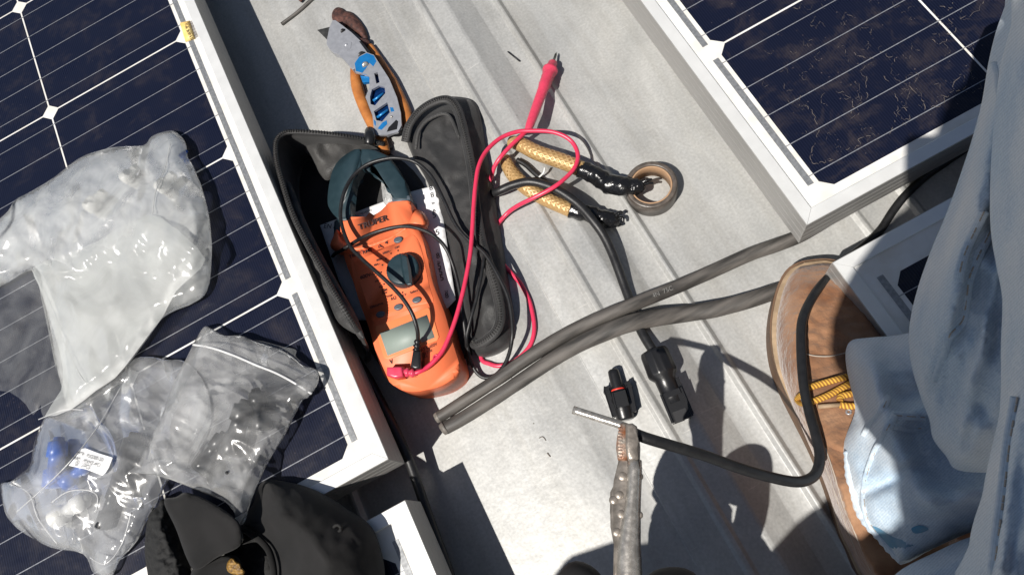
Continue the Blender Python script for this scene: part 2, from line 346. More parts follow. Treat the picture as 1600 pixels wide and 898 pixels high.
def m_roof():
    m = mat('galvanised_roof_sheet', (.5, .5, .48), .45, .22); nt = m.node_tree; L = nt.links.new; b = nt.nodes['Principled BSDF']
    tc = nt.nodes.new('ShaderNodeTexCoord'); mp = nt.nodes.new('ShaderNodeMapping'); mp.inputs['Scale'].default_value = (1, .45, 1); mp.inputs['Rotation'].default_value = (0, 0, .5); L(tc.outputs['Object'], mp.inputs[0])
    n = nt.nodes.new('ShaderNodeTexNoise'); n.inputs['Scale'].default_value = 15; n.inputs['Detail'].default_value = 10; n.inputs['Roughness'].default_value = .68; n.inputs['Distortion'].default_value = .7; L(mp.outputs[0], n.inputs[0])
    r = nt.nodes.new('ShaderNodeValToRGB'); e = r.color_ramp.elements; e[0].position = .3; e[0].color = (.345, .348, .342, 1); e[1].position = .72; e[1].color = (.482, .48, .463, 1)
    L(n.outputs[0], r.inputs[0])
    v = nt.nodes.new('ShaderNodeTexNoise'); v.inputs['Scale'].default_value = 420; v.inputs['Detail'].default_value = 3; L(tc.outputs['Object'], v.inputs[0])
    mx = nt.nodes.new('ShaderNodeMixRGB'); mx.blend_type = 'OVERLAY'; mx.inputs[0].default_value = .25; L(r.outputs[0], mx.inputs[1]); L(v.outputs[0], mx.inputs[2])
    # scattered dark specks and fine pale scratches
    vo = nt.nodes.new('ShaderNodeTexVoronoi'); vo.inputs['Scale'].default_value = 42; L(tc.outputs['Object'], vo.inputs[0])
    r2 = nt.nodes.new('ShaderNodeValToRGB'); r2.color_ramp.elements[0].position = .012; r2.color_ramp.elements[0].color = (1, 1, 1, 1); r2.color_ramp.elements[1].position = .035; r2.color_ramp.elements[1].color = (0, 0, 0, 1); L(vo.outputs[0], r2.inputs[0])
    mx2 = nt.nodes.new('ShaderNodeMixRGB'); mx2.inputs[2].default_value = (.10, .09, .07, 1); L(mx.outputs[0], mx2.inputs[1]); L(r2.outputs[0], mx2.inputs[0])
    mp3 = nt.nodes.new('ShaderNodeMapping'); mp3.inputs['Scale'].default_value = (1, 14, 1); mp3.inputs['Rotation'].default_value = (0, 0, -.7); L(tc.outputs['Object'], mp3.inputs[0])
    n3 = nt.nodes.new('ShaderNodeTexNoise'); n3.inputs['Scale'].default_value = 30; n3.inputs['Detail'].default_value = 3; L(mp3.outputs[0], n3.inputs[0])
    r3 = nt.nodes.new('ShaderNodeValToRGB'); r3.color_ramp.elements[0].position = .70; r3.color_ramp.elements[1].position = .76; r3.color_ramp.elements[1].color = (.5, .5, .5, 1); L(n3.outputs[0], r3.inputs[0])
    mx3 = nt.nodes.new('ShaderNodeMixRGB'); mx3.inputs[2].default_value = (.66, .64, .60, 1); L(mx2.outputs[0], mx3.inputs[1]); L(r3.outputs[0], mx3.inputs[0])
    mp6 = nt.nodes.new('ShaderNodeMapping'); mp6.inputs['Scale'].default_value = (1, .1, 1); mp6.inputs['Rotation'].default_value = (0, 0, .06); L(tc.outputs['Object'], mp6.inputs[0])
    n6 = nt.nodes.new('ShaderNodeTexNoise'); n6.inputs['Scale'].default_value = 34; n6.inputs['Detail'].default_value = 7; n6.inputs['Roughness'].default_value = .7; L(mp6.outputs[0], n6.inputs[0])
    r6 = nt.nodes.new('ShaderNodeValToRGB'); r6.color_ramp.elements[0].position = .33; r6.color_ramp.elements[0].color = (.70, .67, .62, 1); r6.color_ramp.elements[1].position = .56; L(n6.outputs[0], r6.inputs[0])
    mx6 = nt.nodes.new('ShaderNodeMixRGB'); mx6.blend_type = 'MULTIPLY'; mx6.inputs[0].default_value = .5; L(mx3.outputs[0], mx6.inputs[1]); L(r6.outputs[0], mx6.inputs[2])
    L(mx6.outputs[0], b.inputs['Base Color'])
    mr = nt.nodes.new('ShaderNodeMapRange'); mr.inputs[3].default_value = .30; mr.inputs[4].default_value = .62; L(n.outputs[0], mr.inputs[0]); L(mr.outputs[0], b.inputs['Roughness'])
    n4 = nt.nodes.new('ShaderNodeTexNoise'); n4.inputs['Scale'].default_value = 20; n4.inputs['Detail'].default_value = 4; L(tc.outputs['Object'], n4.inputs[0])
    bp = nt.nodes.new('ShaderNodeBump'); bp.inputs['Strength'].default_value = .5; bp.inputs['Distance'].default_value = .0026; L(n4.outputs[0], bp.inputs['Height'])
    bp2 = nt.nodes.new('ShaderNodeBump'); bp2.inputs['Strength'].default_value = .3; bp2.inputs['Distance'].default_value = .0002; L(v.outputs[0], bp2.inputs['Height']); L(bp.outputs[0], bp2.inputs['Normal'])
    L(bp2.outputs[0], b.inputs['Normal'])
    return m
MT['roof'] = m_roof()
def m_braid():
    m = mat('golden_braided_sleeve', (.45, .27, .09), .4, .25); nt = m.node_tree; L = nt.links.new; b = nt.nodes['Principled BSDF']
    uvn = nt.nodes.new('ShaderNodeUVMap'); outs = []
    for sg in (1, -1):
        mp = nt.nodes.new('ShaderNodeMapping'); mp.inputs['Scale'].default_value = (1, 1, 1); L(uvn.outputs[0], mp.inputs[0])
        sp = nt.nodes.new('ShaderNodeSeparateXYZ'); L(uvn.outputs[0], sp.inputs[0])
        a = nt.nodes.new('ShaderNodeMath'); a.operation = 'MULTIPLY'; a.inputs[1].default_value = 2 * math.pi * 190; L(sp.outputs[0], a.inputs[0])
        c = nt.nodes.new('ShaderNodeMath'); c.operation = 'MULTIPLY_ADD'; c.inputs[1].default_value = sg * 2 * math.pi * 9; L(sp.outputs[1], c.inputs[0]); L(a.outputs[0], c.inputs[2])
        s = nt.nodes.new('ShaderNodeMath'); s.operation = 'SINE'; L(c.outputs[0], s.inputs[0]); outs.append(s)
    mxx = nt.nodes.new('ShaderNodeMath'); mxx.operation = 'MAXIMUM'; L(outs[0].outputs[0], mxx.inputs[0]); L(outs[1].outputs[0], mxx.inputs[1])
    r = nt.nodes.new('ShaderNodeValToRGB'); e = r.color_ramp.elements; e[0].position = -.0; e[0].color = (.30, .17, .06, 1); e[1].position = .85; e[1].color = (.70, .50, .25, 1); L(mxx.outputs[0], r.inputs[0])
    n = nt.nodes.new('ShaderNodeTexNoise'); tc = nt.nodes.new('ShaderNodeTexCoord'); n.inputs['Scale'].default_value = 90; n.inputs['Detail'].default_value = 5; L(tc.outputs['Object'], n.inputs[0])
    r2 = nt.nodes.new('ShaderNodeValToRGB'); r2.color_ramp.elements[0].position = .50; r2.color_ramp.elements[1].position = .66; L(n.outputs[0], r2.inputs[0])
    mx = nt.nodes.new('ShaderNodeMixRGB'); mx.inputs[1].default_value = (.46, .29, .12, 1); L(r2.outputs[0], mx.inputs[0]); L(r.outputs[0], mx.inputs[2]); L(mx.outputs[0], b.inputs['Base Color'])
    bp = nt.nodes.new('ShaderNodeBump'); bp.inputs['Strength'].default_value = .35; bp.inputs['Distance'].default_value = .0006; L(mxx.outputs[0], bp.inputs['Height']); L(bp.outputs[0], b.inputs['Normal'])
    return m
MT['braid'] = m_braid()
def m_lace():
    m = mat('yellow_brown_bootlace', (.6, .33, .05), .8); nt = m.node_tree; L = nt.links.new; b = nt.nodes['Principled BSDF']
    uvn = nt.nodes.new('ShaderNodeUVMap'); sp = nt.nodes.new('ShaderNodeSeparateXYZ'); L(uvn.outputs[0], sp.inputs[0])
    a = nt.nodes.new('ShaderNodeMath'); a.operation = 'MULTIPLY'; a.inputs[1].default_value = 2 * math.pi * 420; L(sp.outputs[0], a.inputs[0])
    c = nt.nodes.new('ShaderNodeMath'); c.operation = 'MULTIPLY_ADD'; c.inputs[1].default_value = 2 * math.pi * 2; L(sp.outputs[1], c.inputs[0]); L(a.outputs[0], c.inputs[2])
    s = nt.nodes.new('ShaderNodeMath'); s.operation = 'SINE'; L(c.outputs[0], s.inputs[0])
    r = nt.nodes.new('ShaderNodeValToRGB'); e = r.color_ramp.elements; e[0].position = .0; e[0].color = (.30, .13, .02, 1); e[1].position = .5; e[1].color = (.72, .42, .06, 1); L(s.outputs[0], r.inputs[0]); L(r.outputs[0], b.inputs['Base Color'])
    return m
MT['lace'] = m_lace()

# ================================================================ SETTING: the roof
def roof_mesh():
    bm = bmesh.new()
    prof = []
    def rib(o):
        return [(o + x, z) for x, z in RIB]
    for o in (-4 * 340, -3 * 340, -2 * 340, -340, 0, 340 * 0.485):
        if o == 340 * 0.485: prof += [(462, 0), (465, 2.6), (468, 2.6), (471, 0), (506, 0), (509, 2.6), (513, 2.6), (516, 0)]
        else: prof += rib(o)
    for k in range(1, 5): prof += rib(180 + 340 * k)
    prof = [(-3000, 0)] + prof + [(3000, 0)]
    ys = [-3000 + 60 * i for i in range(101)]
    rows = [[bm.verts.new((x / 1000, y / 1000, (z + (nz(x, y, 160, 3) * .6)) / 1000)) for x, z in prof] for y in ys]
    for a, b in zip(rows, rows[1:]):
        for i in range(len(prof) - 1): bm.faces.new((a[i], a[i + 1], b[i + 1], b[i]))
    return bm
rf = obj('metal_roof', roof_mesh(), MT['roof']); tag(rf, 'ribbed galvanised metal roof sheet', kind='structure', cat='roof')
md = rf.modifiers.new('b', 'BEVEL'); md.width = .0012; md.segments = 2; md.limit_method = 'ANGLE'; md.angle_limit = R(9)
g = bmesh.new(); vs = [g.verts.new(v) for v in ((-60, -60, -3.2), (60, -60, -3.2), (60, 60, -3.2), (-60, 60, -3.2))]; g.faces.new(vs)
tag(obj('ground', g, mat('dry_ground', (.2, .17, .12), .9, 0, .4, 2)), 'dry ground far below the roof', kind='structure', cat='ground')

# ================================================================ SOLAR PANELS
LIP = 11.0; TH = 38.0
def rail(root, ax, a0, a1, edge, sgn):
    """frame rail: ax 'x' runs along x at y=edge; sgn = inward direction; mitred ends"""
    bm = bmesh.new()
    sec = [(0, H - TH), (0, H - 30), (.22, H - 29.6), (.22, H - 28.6), (0, H - 28.2), (0, H - 21), (.22, H - 20.6), (.22, H - 19.6), (0, H - 19.2), (0, H - 11), (.22, H - 10.6), (.22, H - 9.6), (0, H - 9.2), (0, H - .5), (.5, H),
           (LIP - .6, H), (LIP, H - .5), (LIP, H - 2.2), (2.2, H - 2.6), (2.2, H - TH + 2), (26, H - TH + 2), (26, H - TH)]
    rr = []
    for e, s2 in ((a0, 1), (a1, -1)):
        ring = []
        for d, z in sec:
            a = e + s2 * (min(d, 26) + .12); b = edge + sgn * d
            ring.append(bm.verts.new(W(a, b, z) if ax == 'x' else W(b, a, z)))
        rr.append(ring)
    n = len(sec)
    for i in range(n):
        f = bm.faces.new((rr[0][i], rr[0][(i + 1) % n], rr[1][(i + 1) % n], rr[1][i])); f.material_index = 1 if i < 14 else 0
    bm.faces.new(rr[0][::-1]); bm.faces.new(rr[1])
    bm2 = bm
    return obj('frame_rail', bm2, [MT['alu'], MT['alu_side_shaded']], root, smooth=False)
def panel(label, X0, X1, Y0, Y1, cx, cy, sx, sy, ncx, ncy, rib_side, cm, group='solar panels on the roof', breaks=(), ribbons=()):
    """cx,cy: corner of the cell grid; sx,sy: direction the cells run"""
    root = thing('solar_module', label, 'solar panel', W((X0 + X1) / 2, (Y0 + Y1) / 2, H - TH), group)
    rail(root, 'x', X0, X1, Y0, 1); rail(root, 'x', X0, X1, Y1, -1); rail(root, 'y', Y0, Y1, X0, 1); rail(root, 'y', Y0, Y1, X1, -1)
    bm = bmesh.new(); box(bm, X0 + 3, X1 - 3, Y0 + 3, Y1 - 3, H - 7, H - 2.35); obj('backsheet', bm, MT['back'], root, smooth=False)
    zt = (H - 2.2) / 1000
    for i in range(ncx):
        for j in range(ncy):
            ax = cx + sx * (158 * i + (0 if i == 0 else .8)); bx = cx + sx * (158 * (i + 1) - .9)
            ay = cy + sy * (158 * j + (0 if j == 0 else .8)); by = cy + sy * (158 * (j + 1) - .9)
            x0, x1 = sorted((ax, bx)); y0, y1 = sorted((ay, by)); c = 8.2
            cs = (W((x0 + x1) / 2, (y0 + y1) / 2, H - 2))
            q = pr_px(cs)
            if not (-420 < q[0] < 2000 and -400 < q[1] < 1300): continue
            bm = bmesh.new(); pl = [(x0 + c, y0), (x1 - c, y0), (x1, y0 + c), (x1, y1 - c), (x1 - c, y1), (x0 + c, y1), (x0, y1 - c), (x0, y0 + c)]
            bm.faces.new([bm.verts.new((a / 1000, b / 1000, zt)) for a, b in pl])
            for k in range(5):
                yb = y0 + (k + .5) * (y1 - y0) / 5; e0 = x0 - .9; e1 = x1 + .9
                if i == 0:
                    if sx < 0: e1 = x1 + 5
                    else: e0 = x0 - 5
                f = bm.faces.new([bm.verts.new((a / 1000, b / 1000, zt + .0002)) for a, b in ((e0, yb - .4), (e1, yb - .4), (e1, yb + .4), (e0, yb + .4))]); f.material_index = 1
            obj('cell', bm, [cm, MT['bus']], root, smooth=False)
    for (a, b) in ribbons:
        bm = bmesh.new(); xr = cx - sx * 6.4
        box(bm, xr - 2.6, xr + 2.6, a, b, H - 2.4, H - 2.05); obj('ribbon', bm, MT['ribbon'], root, smooth=False)
    return root
CMi = M3.transposed()
def pr_px(v):
    q = CMi @ (Vector(v) - CP)
    if q.z >= -.01: return (9999, 9999)
    return (800 + F * q.x / -q.z, 449 - F * q.y / -q.z)
RB = lambda c, s, n: [tuple(sorted((c + s * (316 * k + 10 + (0 if k else 4)), c + s * (316 * (k + 1) - 10)))) for k in range(n)]
left = panel('large dark solar panel on the left carrying the plastic bags and a yellow sticker', 26.8 - 1000, 26.8, -492, 1158, 0, -474 + 1, -1, 1, 4, 6, 1, MT['cell'], ribbons=[(-465, -322), (-306, -8), (12, 310)])
text('T2BB 07 11', (301, 62), (288, 30), H - 1.5, MT['inkb'], None, 'x') if False else None
st = fill([(281, 36), (296, 32.5), (305, 61), (290, 66)], lambda x, y, d: H - 1.7, step=8, zbot=lambda x, y, d: H - 2.0, smooth=False)
stk = obj('sticker', st, MT['yellab'], left); stk['label'] = 'yellow barcode sticker'
for k in range(16):
    t = k / 16
    bm = fill([(290.5 + 9 * t, 34.2 + 26 * t), (294.5 + 9 * t, 33.2 + 26 * t), (294.5 + 9 * t + .3, 33.9 + 26 * t + .4 * (k % 3)), (290.5 + 9 * t + .3, 35 + 26 * t + .4 * (k % 3))], lambda x, y, d: H - 1.5, step=4, smooth=False) if False else None
text('||I|II|I||I|I||', (292.5, 35.5), (302, 60), H - 1.6, MT['ink'], stk, 'barcode', tall=2.2)
text('A1 20 07 1', (288.5, 42), (295.5, 59), H - 1.6, MT['ink'], stk, 'lettering', tall=1)
right = panel('dusty dark solar panel at the upper right streaked with dried dirt', 399, 1399, -489, 1161, 427.9, -470, 1, 1, 3, 4, -1, MT['cell_dusty'], ribbons=[(-461, -322), (-306, 0), (10, 318)])
low = panel('white cornered solar panel half hidden under the black cap', 26.2 - 1000, 26.2, -526 - 1650, -526, 0, -556, -1, -1, 3, 2, 1, MT['cell'], ribbons=[(-720, -549)])
pr3 = panel('shaded solar panel corner between the boot and the jeans', 397.5, 1397, -523.5 - 1650, -523.5, 427.3, -553, 1, -1, 3, 2, -1, MT['cell'], ribbons=[(-710, -549)])
# dried dirt streaks on the upper right panel
def wig(bm, pts, r=.18, amp=5, z=H - 1.7):
    l = crom([Vector((x, y, 0)) for x, y in pts], 9); o = []
    for i, p in enumerate(l):
        o.append(P(p.x + nz(p.x, p.y, 6, 1) * amp, p.y + nz(p.x, p.y, 6, 7) * amp, z))
    a = 0
    while a < len(o) - 2:      # broken into short crumbs
        b = min(len(o), a + random.randint(2, 8))
        if b - a > 1: tube(bm, o[a:b], [r * random.uniform(.5, 1.2), r * random.uniform(.6, 1.6), r * .5], seg=5, flat=.5)
        a = b + random.randint(0, 2)
bm = bmesh.new()
for l in ([(1278, 204), (1275, 222), (1267, 240), (1270, 256), (1285, 254), (1303, 248)], [(1355, 195), (1362, 208), (1345, 215), (1342, 228), (1322, 234)], [(1398, 145), (1403, 165), (1399, 182), (1396, 198), (1391, 210)],
          [(1420, 130), (1430, 145), (1442, 158), (1446, 170)], [(1413, 170), (1421, 180), (1415, 192), (1405, 193)], [(1330, 175), (1332, 160), (1318, 146), (1300, 142)], [(1275, 195), (1272, 180), (1262, 165)],
          [(1355, 120), (1352, 135), (1357, 155)], [(1455, 166), (1470, 164), (1480, 150), (1492, 143), (1510, 138)], [(1490, 140), (1493, 125), (1505, 120)], [(1365, 92), (1345, 88), (1330, 82)], [(1400, 95), (1385, 85), (1375, 80)],
          [(1240, 12), (1250, 14), (1253, 5)], [(1470, 10), (1482, 12), (1490, 5)], [(1500, 30), (1520, 22), (1540, 2)], [(1380, 118), (1392, 135)], [(1456, 62), (1468, 70), (1478, 60)], [(1480, 30), (1495, 45), (1480, 55)]):
    wig(bm, l)
for k in range(110):
    x = random.uniform(1190, 1540); y = random.uniform(0, 270)
    if not inside(x, y, [(1150, 80), (1260, 0), (1560, 0), (1550, 110), (1300, 280)]): continue
    a = random.uniform(0, 6.3); L_ = random.uniform(4, 14)
    wig(bm, [(x, y), (x + L_ * math.cos(a), y + L_ * math.sin(a)), (x + L_ * 1.6 * math.cos(a + .9), y + L_ * 1.6 * math.sin(a + .9))], r=.10, amp=3)
ds = obj('dirt_streaks', bm, MT['dirt'], right); ds['kind'] = 'stuff'
# rails carrying the panels, out of sight below them
for i, (x0, x1, y, lb) in enumerate([(-960, 10, -250, 'aluminium mounting rail under the large left panel'), (415, 1390, -250, 'aluminium mounting rail under the dusty right panel'),
                          (-960, 10, -800, 'aluminium mounting rail under the panel with the cap'), (415, 1390, -800, 'aluminium mounting rail under the shaded panel'),
                          (-960, 10, 700, 'far aluminium mounting rail under the large left panel'), (415, 1390, 700, 'far aluminium mounting rail under the dusty right panel')]):
    bm = bmesh.new(); box(bm, x0, x1, y - 20, y + 20, 9.5 if False else 0.2, H - TH, 1.5)
    tag(obj('mounting_rail', bm, MT['alu_side_shaded'], None, False), lb, 'mounting rail', 'rails under the panels')

# ================================================================ POUCH
pou = thing('meter_pouch', 'open black zip pouch with the orange meter lying inside', 'pouch', P(640, 380, 0))
# closed half on the right: deep padded body
po = [(632, 205), (640, 182), (660, 163), (690, 152), (722, 152), (742, 160), (752, 185), (760, 235), (772, 300), (784, 375), (795, 440), (803, 500), (800, 533), (782, 550), (757, 558), (742, 553), (735, 535), (728, 500), (712, 430), (690, 350), (668, 285), (645, 245)]
bm = fill(po, lambda x, y, d: 3 + 32 * min(1, (d / 26)) ** .45 + 3.0 * nz(x, y, 34, 2) * min(1, d / 14) + 1.6 * nz(x, y, 11, 5) * min(1, d / 10), step=6, zbot=lambda x, y, d: 1.5, ray=False)
pb = obj('lid', bm, MT['pouch'], pou)
zp = [(633, 222, 30), (640, 195, 36), (658, 172, 38), (682, 158, 39), (702, 157, 39.5), (716, 175, 39.5), (727, 215, 39.5), (737, 265, 39.5), (743, 320, 39.5), (752, 375, 39), (764, 415, 39), (776, 455, 38.5), (782, 490, 38), (778, 512, 38), (764, 528, 36), (745, 538, 30), (738, 530, 22)]
zpl = pxs(zp, n=8)
obj('zipper_tape', T(zpl, 4.6, seg=10, flat=.5), MT['pouch'], pou)
def teeth(pl, off, parent, r=.9, gap=2.0):
    bm = bmesh.new(); acc = 0
    for a, b in zip(pl, pl[1:]):
        acc += (b - a).length * 1000
        if acc > gap:
            acc = 0; t = (b - a).normalized(); s = t.cross(Vector((0, 0, 1))).normalized() * .0017; c = a + Vector((0, 0, .0024)) + Vector(off) / 1000
            tube(bm, [c - s, c + s], r * .55, seg=5)
    return obj('zipper', bm, MT['zip'], parent)
teeth(pxs(zp, n=26), (0, 0, 0), pou)
# recessed lining line inside the zipper loop
obj('seam', T(pxs([(650, 232, 36), (655, 205, 38.5), (672, 186, 39), (700, 180, 39.5), (718, 215, 39.5)], n=6), 1.6, seg=8), MT['pouch_in'], pou)
# hinge side floor, in shadow under the meter
bm = fill([(438, 218), (520, 214), (600, 235), (660, 285), (700, 400), (735, 540), (728, 560), (640, 600), (600, 580), (540, 480), (470, 370)], lambda x, y, d: 2.2 + 1.0 * nz(x, y, 30, 8), step=10, zbot=lambda x, y, d: 1)
obj('floor', bm, MT['pouch'], pou)
# left half: standing wall with a zipper along its top edge
def wall(top, lean, name, m, z0=2, thick=3.0, nseg=7):
    """top: (px,py,z) rim; wall falls to the floor, shifted by lean(mm x,y) at the foot"""
    rim = pxs(top, n=6); bm = bmesh.new(); rings = []
    for i, p in enumerate(rim):
        row = []
        t = (rim[min(i + 1, len(rim) - 1)] - rim[max(i - 1, 0)]).normalized(); s = t.cross(Vector((0, 0, 1))).normalized()
        for side in (0, 1):
            for k in range(nseg + 1):
                kk = k if side == 0 else nseg - k
                f = kk / nseg; z = p.z * (1 - f) + z0 / 1000 * f
                lx, ly = lean(f, i / len(rim))
                w = nz(p.x * 1000 + f * 40, p.y * 1000, 18, 4) * 2.2 * math.sin(f * math.pi) / 1000
                row.append(bm.verts.new(Vector((p.x + lx / 1000, p.y + ly / 1000, z)) + s * (w + (thick / 1000 * side))))
        rings.append(row)
    n = len(rings[0])
    for a, b in zip(rings, rings[1:]):
        for k in range(n): bm.faces.new((a[k], a[(k + 1) % n], b[(k + 1) % n], b[k]))
    bm.faces.new(rings[0]); bm.faces.new(rings[-1][::-1])
    return obj(name, bm, m, pou), rim
ltop = [(600, 226, 22), (570, 219, 36), (535, 213, 48), (500, 209, 54), (465, 207, 58), (445, 209, 60), (433, 222, 62), (433, 250, 64), (443, 290, 66), (458, 335, 73), (480, 380, 81), (505, 425, 88), (530, 470, 90), (552, 505, 80), (566, 527, 62), (575, 545, 36)]
w1, rim = wall(ltop, lambda f, u: ((8 * f) if u < .35 else -16 * f * min(1, (u - .35) * 4), -4 * f if u < .35 else 2 * f), 'side_wall', MT['pouch'])
obj('zipper_tape', T([p + Vector((0, 0, .001)) for p in rim], 2.6, seg=8, flat=.7), MT['pouch'], pou)
teeth(crom([p + Vector((0, 0, .001)) for p in rim], 4), (0, 0, 0), pou, r=.95)
# folded inner flap, dusty, behind the jaw
bm = fill([(462, 214), (500, 214), (545, 219), (582, 228), (594, 238), (580, 250), (552, 250), (530, 268), (512, 282), (498, 270), (486, 245), (470, 232)], lambda x, y, d: 30 - .12 * (y - 214) + 6 * nz(x, y, 22, 3) + min(4, d * .5), step=5, zbot=lambda x, y, d: 20)
obj('inner_flap', bm, MT['pouch_in'], pou)
bm = fill([(446, 285), (456, 290), (478, 345), (505, 400), (530, 445), (556, 492), (570, 528), (560, 524), (530, 505), (512, 470), (490, 430), (470, 375), (452, 325)], lambda x, y, d: 50 + 22 * (y - 285) / 240 + 4 * nz(x, y, 20, 13) + min(3, d * .5), step=5, zbot=lambda x, y, d: 30)
obj('side_flap', bm, MT['pouch_in'], pou)
bm = T(pxs([(578, 205, 30), (578, 214, 36), (577, 226, 34)], n=3), [5, 5.5, 5], seg=10); obj('zipper_pull', bm, MT['black_pl'], pou)

# booklet under the meter
bk = thing('instruction_booklet', 'white printed instruction booklet tucked under the orange meter', 'booklet', P(620, 400, 6))
bo = [(500, 352), (640, 300), (683, 289), (694, 350), (703, 410), (712, 468), (700, 481), (640, 500), (560, 500), (530, 440)]
bm = fill(bo, lambda x, y, d: 17 + 1.2 * nz(x, y, 40, 9) + .004 * (x - 600), step=9, zbot=lambda x, y, d: 9, smooth=False); obj('pages', bm, MT['paper'], bk)
text('EN E', (505, 356), (524, 357), 17.6, MT['inkb'], bk)
text('ITALIANO', (559, 337), (580, 330), 17.6, MT['inkb'], bk)
for i, (x, y) in enumerate([(671, 298), (673, 309), (674, 320), (676, 332), (676, 341), (681, 368), (682, 404), (683, 412), (684, 421), (686, 430), (688, 439), (695, 458), (696, 466)]):
    text(random.choice(['10', 'H', '24', '5', 'A', '2h', '8']), (x, y), (x + 5, y - 1.6), 18.2, MT['inkb'], bk, 'lettering')
bm = fill([(596, 270), (610, 262), (622, 300), (615, 316), (600, 318)], lambda x, y, d: 22 + min(6, d), step=5, zbot=lambda x, y, d: 10)
tag(obj('plastic_wrapper', bm, film('wrapper_film', .6)), 'small clear wrapper showing inside the clamp jaw', 'wrapper')

# ================================================================ CLAMP METER
ZM = 43.0
met = thing('clamp_meter', 'orange digital clamp meter with dark teal jaws and rotary dial', 'clamp meter', P(625, 450, 8))
body = [(534, 341), (558, 339), (578, 338), (594, 330), (604, 320), (614, 311.5), (639, 310), (643, 328), (650, 352), (660, 372), (668, 405), (677, 444), (694, 487), (707, 534), (717, 567), (716, 580), (709, 590), (690, 602), (665, 609), (643, 611.5), (621, 606), (603, 590), (594, 570), (586.5, 547), (574, 505), (562, 473), (552, 440), (541, 412), (534, 385), (532, 360)]
obj('body', slab(body, 8, ZM, 6, 5, n=3), MT['orange'], met)
# raised hand guard across the body
gd = [(516, 384), (520, 371), (527, 358), (540, 374), (560, 379), (590, 371), (617, 360), (635, 345), (642, 331), (652, 327.5), (662, 332), (669, 343), (670, 351), (665, 360), (655, 362), (645, 358), (632, 366), (610, 380), (580, 392), (555, 398), (535, 399), (524, 393)]
bm = fill(gd, lambda x, y, d: ZM - 8 + 11.5 * min(1, d / 9) ** .5, step=3.2, zbot=lambda x, y, d: 14); obj('hand_guard', bm, MT['orange'], met)
# face plate
fp = [(556, 398), (600, 388), (640, 368), (650, 371), (657, 385), (664, 415), (671, 448), (677, 470), (664, 475), (590, 500), (581, 497), (572, 470), (562, 440), (553, 412)]
obj('face_plate', slab(fp, ZM - 2, ZM + .5, .5, 2, n=3), MT['orange'], met)
# jaws
jo = [(534, 345), (523, 337), (515, 326), (512, 316), (513, 296), (519, 268), (530, 250), (546, 238), (562, 231.5), (563.5, 246), (564, 262), (554, 276), (549, 300), (547, 322), (547, 341)]
obj('clamp_jaw', slab(jo, 31, 44, 5, 4, n=4, bottom=True), MT['teal'], met)
ji = [(562.8, 231.4), (575, 231), (586, 233), (604, 241), (618, 257), (632, 282), (639, 300), (639.5, 314), (613, 315), (612, 298), (604, 280), (588, 266), (577, 262), (564.6, 263), (563.6, 247)]
obj('clamp_jaw', slab(ji, 31, 44, 4, 4, n=0, bottom=True), MT['teal'], met)
obj('jaw_collar', slab([(612, 309), (640, 305), (641, 312), (613, 315)], 18, ZM + .8, .6, 2), MT['btn'], met)
obj('trigger', slab([(521, 345), (531, 338), (536, 352), (530, 372), (520, 368)], 14, 36, 3, 3), MT['teal'], met)
# dial
c = P(633, 424, ZM + .5); b2 = bmesh.new(); axial(c, c + Vector((0, 0, .009)), [(0, 16.0), (.1, 16.0, 1), (.72, 15.4, 1), (.95, 14.4, 1), (1, 13.2)], seg=72, bm=b2, rib=lambda k: 1.0 if k % 2 else .975)
dial = obj('dial', b2, MT['teal'], met)
bm = fill([(626, 398), (632, 396.5), (638, 400), (643, 420), (646, 444), (640, 447), (634, 446), (628, 425)], lambda x, y, d: ZM + 9.5 + 5 * min(1, d / 2.5) ** .6, step=1.8, zbot=lambda x, y, d: ZM + 8); obj('grip', bm, MT['teal'], dial)
bm = fill([(634.5, 402), (637, 402), (642, 420), (644, 441), (640, 442), (638, 422)], lambda x, y, d: ZM + 14.6, step=3, smooth=False); obj('pointer', bm, MT['inkb'], dial)
for (x, y) in ((621.5, 374), (594, 490.5), (622, 479), (650.6, 468)):
    o = []
    for k in range(20):
        a = 2 * math.pi * k / 20; dx, dy = 7.4 * math.cos(a), 4.9 * math.sin(a); o.append((x + dx * .97 + dy * .1, y - dx * .22 + dy))
    obj('button', slab(o, ZM - 1, ZM + 2.2, 1.2, 3), MT['btn'], met)
bz = [(586, 514), (588, 509), (630, 494), (668, 480), (673, 482), (686, 526), (683, 532), (606, 561), (600, 559)]
obj('display_bezel', slab(bz, ZM - 1, ZM + .9, .5, 2), MT['orange2'], met)
obj('display', slab([(593.5, 520.5), (667, 491.5), (679, 527), (605.5, 555.5)], ZM, ZM + 1.15, 0), MT['lcd'], met)
text('TRUPER', (560.5, 359.5), (607, 343.5), ZM + 1.2, MT['ink'], met, bold=.018, tall=1.0)
ZL = ZM + .7
text('TRUE RMS', (546, 404), (581, 392), ZL, MT['ink'], met, bold=.02)
text('600 A', (553, 397), (567, 392), ZL, MT['ink'], met, bold=.022)
text('H', (591, 388), (595, 386.7), ZL, MT['ink'], met, bold=.02); text('/', (598.5, 387), (600.3, 383), ZL, MT['ink'], met, bold=.02); text('*', (603, 386), (609, 384), ZL, MT['ink'], met, bold=.03, tall=1.3)
